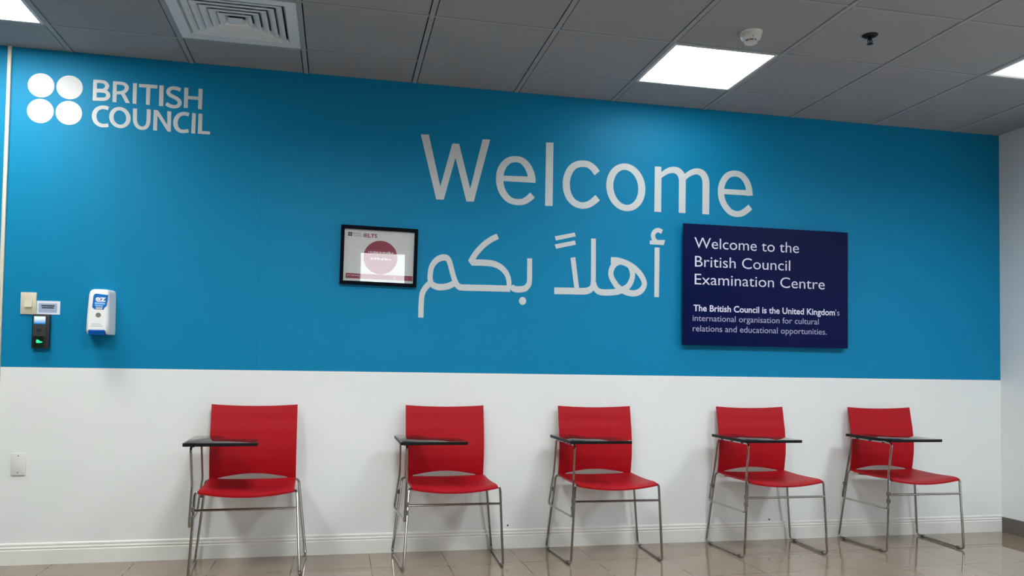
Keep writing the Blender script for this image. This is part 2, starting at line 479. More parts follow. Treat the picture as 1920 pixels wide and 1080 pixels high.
# ------------------------------------------------------------------ air vent
def air_vent():
    x0, x1, y0, y1 = cell(*VENT)
    t = thing('ceiling_vent', ((x0+x1)/2, (y0+y1)/2, H), 'white square air vent with nested louvres in the ceiling near the logo', 'air vent')
    X, Y = .287, .2655
    def ring(bm, a0, z0, a1, z1, th):
        # square frustum band between half sizes a0 (outer) and a1 (inner); y is scaled to the cell
        k = Y/X
        def sq(a, z): return [bm.verts.new((sx*a, sy*a*k, z)) for sx, sy in ((-1, -1), (1, -1), (1, 1), (-1, 1))]
        A, C, D, E_ = sq(a0, z0), sq(a1, z1), sq(a1-.0005, z1+th), sq(a0-.0005, z0+th)
        for P_, Q in ((A, C), (C, D), (D, E_), (E_, A)):
            for n in range(4): bm.faces.new((P_[n], P_[(n+1) % 4], Q[(n+1) % 4], Q[n]))
    bm = B(); ring(bm, X, .001, .236, .001, .004); ring(bm, .236, .001, .226, .02, .003)
    link_mesh('frame', bm, M_vent, t)
    def chain(bm, prof, th):
        k = Y/X; loops = []
        for a_, z_ in prof + [(q[0]-.001, q[1]+th) for q in prof[::-1]]:
            loops.append([bm.verts.new((sx*a_, sy*a_*k, z_)) for sx, sy in ((-1, -1), (1, -1), (1, 1), (-1, 1))])
        for P_, Q in zip(loops, loops[1:]+loops[:1]):
            for n in range(4): bm.faces.new((P_[n], P_[(n+1) % 4], Q[(n+1) % 4], Q[n]))
    a = .221
    for k in range(5):
        bm = B(); chain(bm, [(a, .004), (a, -.001), (a-.013, .001), (a-.026, .010), (a-.036, .026)], .0015)
        link_mesh('louver', bm, M_vent, t)
        a -= .0365
    bm = B(); box(bm, -.034, .034, -.031, .031, .001, .004)
    link_mesh('centre_plate', bm, M_vent, t)
    bm = B(); box(bm, -X, X, -Y, Y, .085, .09)
    for s in (-1, 1):
        box(bm, s*.25-.002, s*.25+.002, -.23, .23, .03, .085); box(bm, -.25, .25, s*.231-.002, s*.231+.002, .03, .085)
    link_mesh('duct_box', bm, M_glide, t)
air_vent()

# ------------------------------------------------------------------ smoke detector, sprinkler
t = thing('smoke_detector', (3.305, -1.089, H+.0035), 'round white smoke detector on the ceiling just in front of the light panel', 'smoke detector')
bm = B(); lathe(bm, [(.0535, 0), (.0535, -.006), (.050, -.010)], 0, 0, 36); link_mesh('base', bm, M_smoke, t, True)
bm = B(); lathe(bm, [(.050, -.010), (.0495, -.022), (.044, -.034), (.033, -.040)], 0, 0, 36); link_mesh('housing', bm, M_smoke, t, True)
bm = B(); lathe(bm, [(.0275, -.040), (.0275, -.049)], 0, 0, 30)
link_mesh('sensor_slot', bm, M_grey, t, True)
bm = B()
for k in range(8):
    a = 2*PI*k/8
    box(bm, -.002, .002, .0265, .031, -.049, -.040)
    bmesh.ops.rotate(bm, verts=bm.verts[-8:], cent=(0, 0, 0), matrix=Matrix.Rotation(a, 3, 'Z'))
lathe(bm, [(.031, -.049), (.030, -.054), (.020, -.056)], 0, 0, 30)
link_mesh('sensor_cap', bm, M_smoke, t, True)
bm = B(); lathe(bm, [(.003, -.0345), (.003, -.0375)], -.012, -.043, 10)
link_mesh('indicator_light', bm, M_grey, t)

t = thing('fire_sprinkler', (3.871, -1.202, H+.0035), 'small dark metal fire sprinkler head hanging from the ceiling', 'sprinkler')
bm = B(); lathe(bm, [(.037, 0), (.037, -.003), (.030, -.008), (.014, -.010)], 0, 0, 28); link_mesh('escutcheon', bm, M_sprink, t, True)
bm = B(); lathe(bm, [(.010, -.010), (.010, -.020), (.007, -.022), (.007, -.026)], 0, 0, 16)
for s in (-1, 1): tube(bm, fillet([(s*.007, 0, -.021), (s*.013, 0, -.027), (s*.010, 0, -.038), (s*.002, 0, -.043)], .006), .0022, seg=8)
lathe(bm, [(.0025, -.022), (.0025, -.042)], 0, 0, 10)
link_mesh('frame', bm, M_sprink, t, True)
bm = B(); lathe(bm, [(.005, -.0425), (.0145, -.0435), (.0145, -.045), (.005, -.046)], 0, 0, 20)
link_mesh('deflector', bm, M_sprink, t, True)

# ------------------------------------------------------------------ lettering on the blue wall
WELCOME = [[('P',[(1.8355,2.3714),(1.8817,2.3732),(1.9532,2.0765),(2.0184,2.3317),(2.058,2.3333),(2.1272,2.0737),(2.1955,2.3706),(2.24,2.3721),(2.1493,2.0012),(2.1062,1.9995),(2.0382,2.251),(1.9741,2.0018),(1.9303,2.0014)])],[('S',[(2.4949,2.1344,0.0442),(2.4949,2.1391,0.0442),(2.495,2.1436,0.0442),(2.495,2.1482,0.0442),(2.4948,2.1532,0.0441),(2.4941,2.1588,0.0441),(2.493,2.1654,0.044),(2.4916,2.1727,0.044),(2.4898,2.1803,0.0438),(2.4876,2.1881,0.0436),(2.4849,2.1959,0.0433),(2.4816,2.2036,0.0431),(2.4778,2.2117,0.0429),(2.4736,2.2197,0.0426),(2.4689,2.2274,0.042),(2.4637,2.2344,0.0415),(2.458,2.2409,0.041),(2.4517,2.2471,0.0404),(2.445,2.2529,0.0398),(2.4382,2.2578,0.0391),(2.4313,2.2617,0.0382),(2.4244,2.2645,0.0373),(2.4173,2.2663,0.0366),(2.4101,2.2674,0.0362),(2.4028,2.2677,0.036),(2.3954,2.2676,0.0359),(2.3879,2.267,0.036),(2.3802,2.2659,0.036),(2.3724,2.2642,0.0362),(2.3648,2.2617,0.0367),(2.3575,2.2584,0.0374),(2.3504,2.254,0.0381),(2.3434,2.2488,0.0388),(2.3367,2.2428,0.0395),(2.3304,2.2363,0.0401),(2.3248,2.2294,0.0408),(2.3198,2.2221,0.0415),(2.3154,2.2142,0.042),(2.3116,2.2058,0.0425),(2.3083,2.1972,0.0428),(2.3056,2.1884,0.0431),(2.3035,2.1793,0.0434),(2.302,2.1698,0.0435),(2.3011,2.1601,0.0435),(2.3007,2.1506,0.0436),(2.3006,2.1415,0.0436),(2.301,2.1328,0.0436),(2.3018,2.1244,0.0435),(2.303,2.1162,0.0434),(2.3047,2.1081,0.0433),(2.3069,2.0999,0.0431),(2.3095,2.0916,0.043),(2.3126,2.0832,0.0428),(2.3161,2.0749,0.0425),(2.3202,2.0668,0.0421),(2.325,2.0591,0.0415),(2.3306,2.0517,0.041),(2.337,2.0444,0.0405),(2.3439,2.0375,0.0399),(2.3512,2.0313,0.0393),(2.3586,2.0262,0.0384),(2.3663,2.0223,0.0376),(2.3742,2.0193,0.0369),(2.3824,2.0171,0.0365),(2.3908,2.0156,0.0362),(2.3991,2.0146,0.036),(2.4077,2.0142,0.0359),(2.4166,2.0144,0.0359),(2.4254,2.0152,0.0359),(2.434,2.0166,0.0361),(2.442,2.0186,0.0365),(2.4494,2.0214,0.0371),(2.4564,2.025,0.0378),(2.463,2.0291,0.0383),(2.4693,2.0335,0.0387),(2.4752,2.0379,0.039),(2.4805,2.0423,0.0396),(2.4853,2.047,0.0401),(2.4898,2.0518,0.0404),(2.4942,2.0566,0.0403),(2.4988,2.0614,0.0403)]),('P',[(2.3116,2.1646),(2.4781,2.1695),(2.4786,2.1343),(2.3121,2.1329)])],[('P',[(2.5778,2.3804),(2.623,2.3824),(2.6226,2.0034),(2.5767,2.0021)])],[('S',[(2.8973,2.2185,0.0425),(2.8922,2.2246,0.0426),(2.8872,2.2309,0.0426),(2.8822,2.2371,0.0424),(2.8769,2.2429,0.0421),(2.8713,2.2482,0.0417),(2.8653,2.2529,0.0413),(2.8591,2.2573,0.0409),(2.8526,2.2612,0.0405),(2.8457,2.2645,0.04),(2.8385,2.267,0.0395),(2.8307,2.2686,0.0391),(2.8223,2.2696,0.0389),(2.8137,2.2698,0.0388),(2.8051,2.2695,0.0387),(2.7967,2.2685,0.0388),(2.7886,2.2671,0.0388),(2.7804,2.265,0.039),(2.7725,2.2624,0.0391),(2.7648,2.2591,0.0395),(2.7576,2.2551,0.04),(2.7509,2.2503,0.0406),(2.7446,2.2449,0.041),(2.7386,2.2388,0.0415),(2.7331,2.2321,0.042),(2.7281,2.225,0.0424),(2.7235,2.2171,0.0428),(2.7195,2.2084,0.0431),(2.7159,2.1993,0.0433),(2.7128,2.1902,0.0434),(2.7102,2.1814,0.0435),(2.7082,2.1733,0.0436),(2.7068,2.1654,0.0437),(2.7058,2.1575,0.0438),(2.7053,2.1495,0.0438),(2.7052,2.1411,0.0438),(2.7055,2.1321,0.0438),(2.7063,2.1226,0.0438),(2.7074,2.113,0.0438),(2.7091,2.1036,0.0437),(2.7113,2.0948,0.0435),(2.7141,2.0863,0.0433),(2.7174,2.0781,0.0431),(2.7212,2.0702,0.0429),(2.7255,2.0628,0.0425),(2.7302,2.0559,0.0422),(2.7354,2.0495,0.0418),(2.741,2.0435,0.0414),(2.7471,2.038,0.041),(2.7536,2.0331,0.0406),(2.7604,2.0288,0.0401),(2.7677,2.0252,0.0398),(2.7756,2.0221,0.0394),(2.7838,2.0197,0.0391),(2.7919,2.0179,0.0389),(2.7998,2.0169,0.0387),(2.8074,2.0166,0.0386),(2.8149,2.0171,0.0387),(2.8224,2.0182,0.0387),(2.8297,2.02,0.0389),(2.8367,2.0221,0.0392),(2.8435,2.0248,0.0395),(2.8499,2.028,0.0399),(2.8563,2.0318,0.0402),(2.8626,2.036,0.0405),(2.869,2.0406,0.0407),(2.8756,2.0457,0.041),(2.8822,2.0515,0.0413),(2.8889,2.0576,0.0414),(2.8955,2.0638,0.0413),(2.9022,2.0699,0.0413)])],[('C',[(3.1832,2.1431,0.0452),(3.1827,2.1233,0.0452),(3.1797,2.104,0.0449),(3.1741,2.0857,0.0444),(3.1663,2.0689,0.0437),(3.1563,2.0539,0.0427),(3.1445,2.0412,0.0416),(3.1311,2.031,0.0403),(3.1165,2.0236,0.0393),(3.101,2.0192,0.0385),(3.0849,2.0178,0.0385),(3.0688,2.0196,0.0389),(3.053,2.0244,0.0397),(3.0379,2.0321,0.0406),(3.0239,2.0426,0.0416),(3.0112,2.0555,0.0425),(3.0002,2.0706,0.0432),(2.9912,2.0875,0.0438),(2.9844,2.1057,0.0442),(2.9799,2.1249,0.0445),(2.9779,2.1445,0.0446),(2.9784,2.1642,0.0446),(2.9814,2.1833,0.0444),(2.9868,2.2015,0.0439),(2.9945,2.2183,0.0433),(3.0043,2.2332,0.0424),(3.016,2.246,0.0413),(3.0293,2.2563,0.0402),(3.0438,2.2638,0.0392),(3.0593,2.2684,0.0386),(3.0753,2.27,0.0386),(3.0914,2.2684,0.0391),(3.1073,2.2637,0.0399),(3.1225,2.2561,0.041),(3.1367,2.2457,0.042),(3.1496,2.2328,0.0429),(3.1607,2.2176,0.0438),(3.1698,2.2006,0.0444),(3.1767,2.1822,0.0448),(3.1812,2.1629,0.0452)])],[('P',[(3.2664,2.2838),(3.3083,2.2847),(3.3086,2.2522),(3.3386,2.2741),(3.3638,2.2866),(3.3891,2.2915),(3.4145,2.29),(3.4357,2.2807),(3.4528,2.266),(3.4636,2.2523),(3.4911,2.2733),(3.5187,2.2872),(3.5465,2.2923),(3.5744,2.289),(3.5981,2.2758),(3.6155,2.2537),(3.6252,2.2262),(3.6279,2.1983),(3.6274,2.009),(3.5819,2.0092),(3.5814,2.2113),(3.5769,2.231),(3.5661,2.2456),(3.5511,2.2526),(3.5339,2.253),(3.5126,2.246),(3.4914,2.2342),(3.4711,2.2169),(3.4702,2.2121),(3.4692,2.0081),(3.4251,2.0084),(3.4253,2.2091),(3.4209,2.2287),(3.4106,2.244),(3.3936,2.252),(3.3767,2.2521),(3.3515,2.2432),(3.3306,2.2307),(3.3097,2.2166),(3.3098,2.0058),(3.2655,2.0053)])],[('S',[(3.903,2.1428,0.042),(3.9025,2.1466,0.0419),(3.9021,2.1501,0.0419),(3.9016,2.1537,0.0419),(3.901,2.1579,0.0419),(3.9002,2.1629,0.0419),(3.8994,2.1691,0.0419),(3.8986,2.1761,0.042),(3.8975,2.1836,0.0419),(3.896,2.1914,0.0418),(3.8939,2.1991,0.0417),(3.8911,2.2069,0.0416),(3.8878,2.215,0.0414),(3.884,2.2232,0.0413),(3.8797,2.2311,0.041),(3.8748,2.2385,0.0407),(3.8692,2.2455,0.0404),(3.8629,2.2523,0.0402),(3.8562,2.2587,0.0399),(3.849,2.2643,0.0394),(3.8416,2.2687,0.0388),(3.8338,2.272,0.0384),(3.8256,2.2744,0.038),(3.817,2.2758,0.0377),(3.8084,2.2765,0.0376),(3.7999,2.2765,0.0375),(3.7914,2.2757,0.0375),(3.7828,2.2742,0.0376),(3.7742,2.272,0.0378),(3.7661,2.269,0.038),(3.7585,2.2652,0.0385),(3.7515,2.2605,0.039),(3.7449,2.2549,0.0394),(3.7388,2.2486,0.0398),(3.7332,2.2419,0.0401),(3.7282,2.2349,0.0403),(3.7237,2.2277,0.0406),(3.7198,2.2199,0.0408),(3.7164,2.2118,0.041),(3.7134,2.2036,0.0411),(3.711,2.1955,0.0412),(3.7091,2.1875,0.0413),(3.7076,2.1794,0.0414),(3.7067,2.1712,0.0414),(3.7062,2.163,0.0415),(3.706,2.1549,0.0414),(3.7063,2.1469,0.0414),(3.7069,2.1389,0.0414),(3.7079,2.1309,0.0413),(3.7094,2.123,0.0413),(3.7115,2.115,0.0412),(3.7139,2.1071,0.041),(3.7168,2.0993,0.041),(3.7202,2.0914,0.0408),(3.7242,2.0836,0.0407),(3.7291,2.0758,0.0404),(3.7349,2.0677,0.0402),(3.7416,2.0593,0.0401),(3.7489,2.0511,0.0399),(3.7565,2.0437,0.0395),(3.7641,2.0376,0.0392),(3.7717,2.0328,0.0387),(3.7795,2.0291,0.0383),(3.7875,2.0263,0.038),(3.7955,2.0243,0.0377),(3.8034,2.0229,0.0376),(3.8114,2.0222,0.0375),(3.8195,2.0223,0.0375),(3.8275,2.0232,0.0375),(3.8354,2.0247,0.0377),(3.8428,2.0267,0.0379),(3.8498,2.0295,0.0383),(3.8565,2.033,0.0386),(3.863,2.037,0.0389),(3.8693,2.0414,0.039),(3.8757,2.046,0.0392),(3.8819,2.0507,0.0393),(3.8881,2.0559,0.0395),(3.8942,2.0613,0.0396),(3.9003,2.0667,0.0396),(3.9064,2.072,0.0396)]),('P',[(3.7155,2.1745),(3.8905,2.1761),(3.8906,2.1429),(3.7156,2.1427)])]]
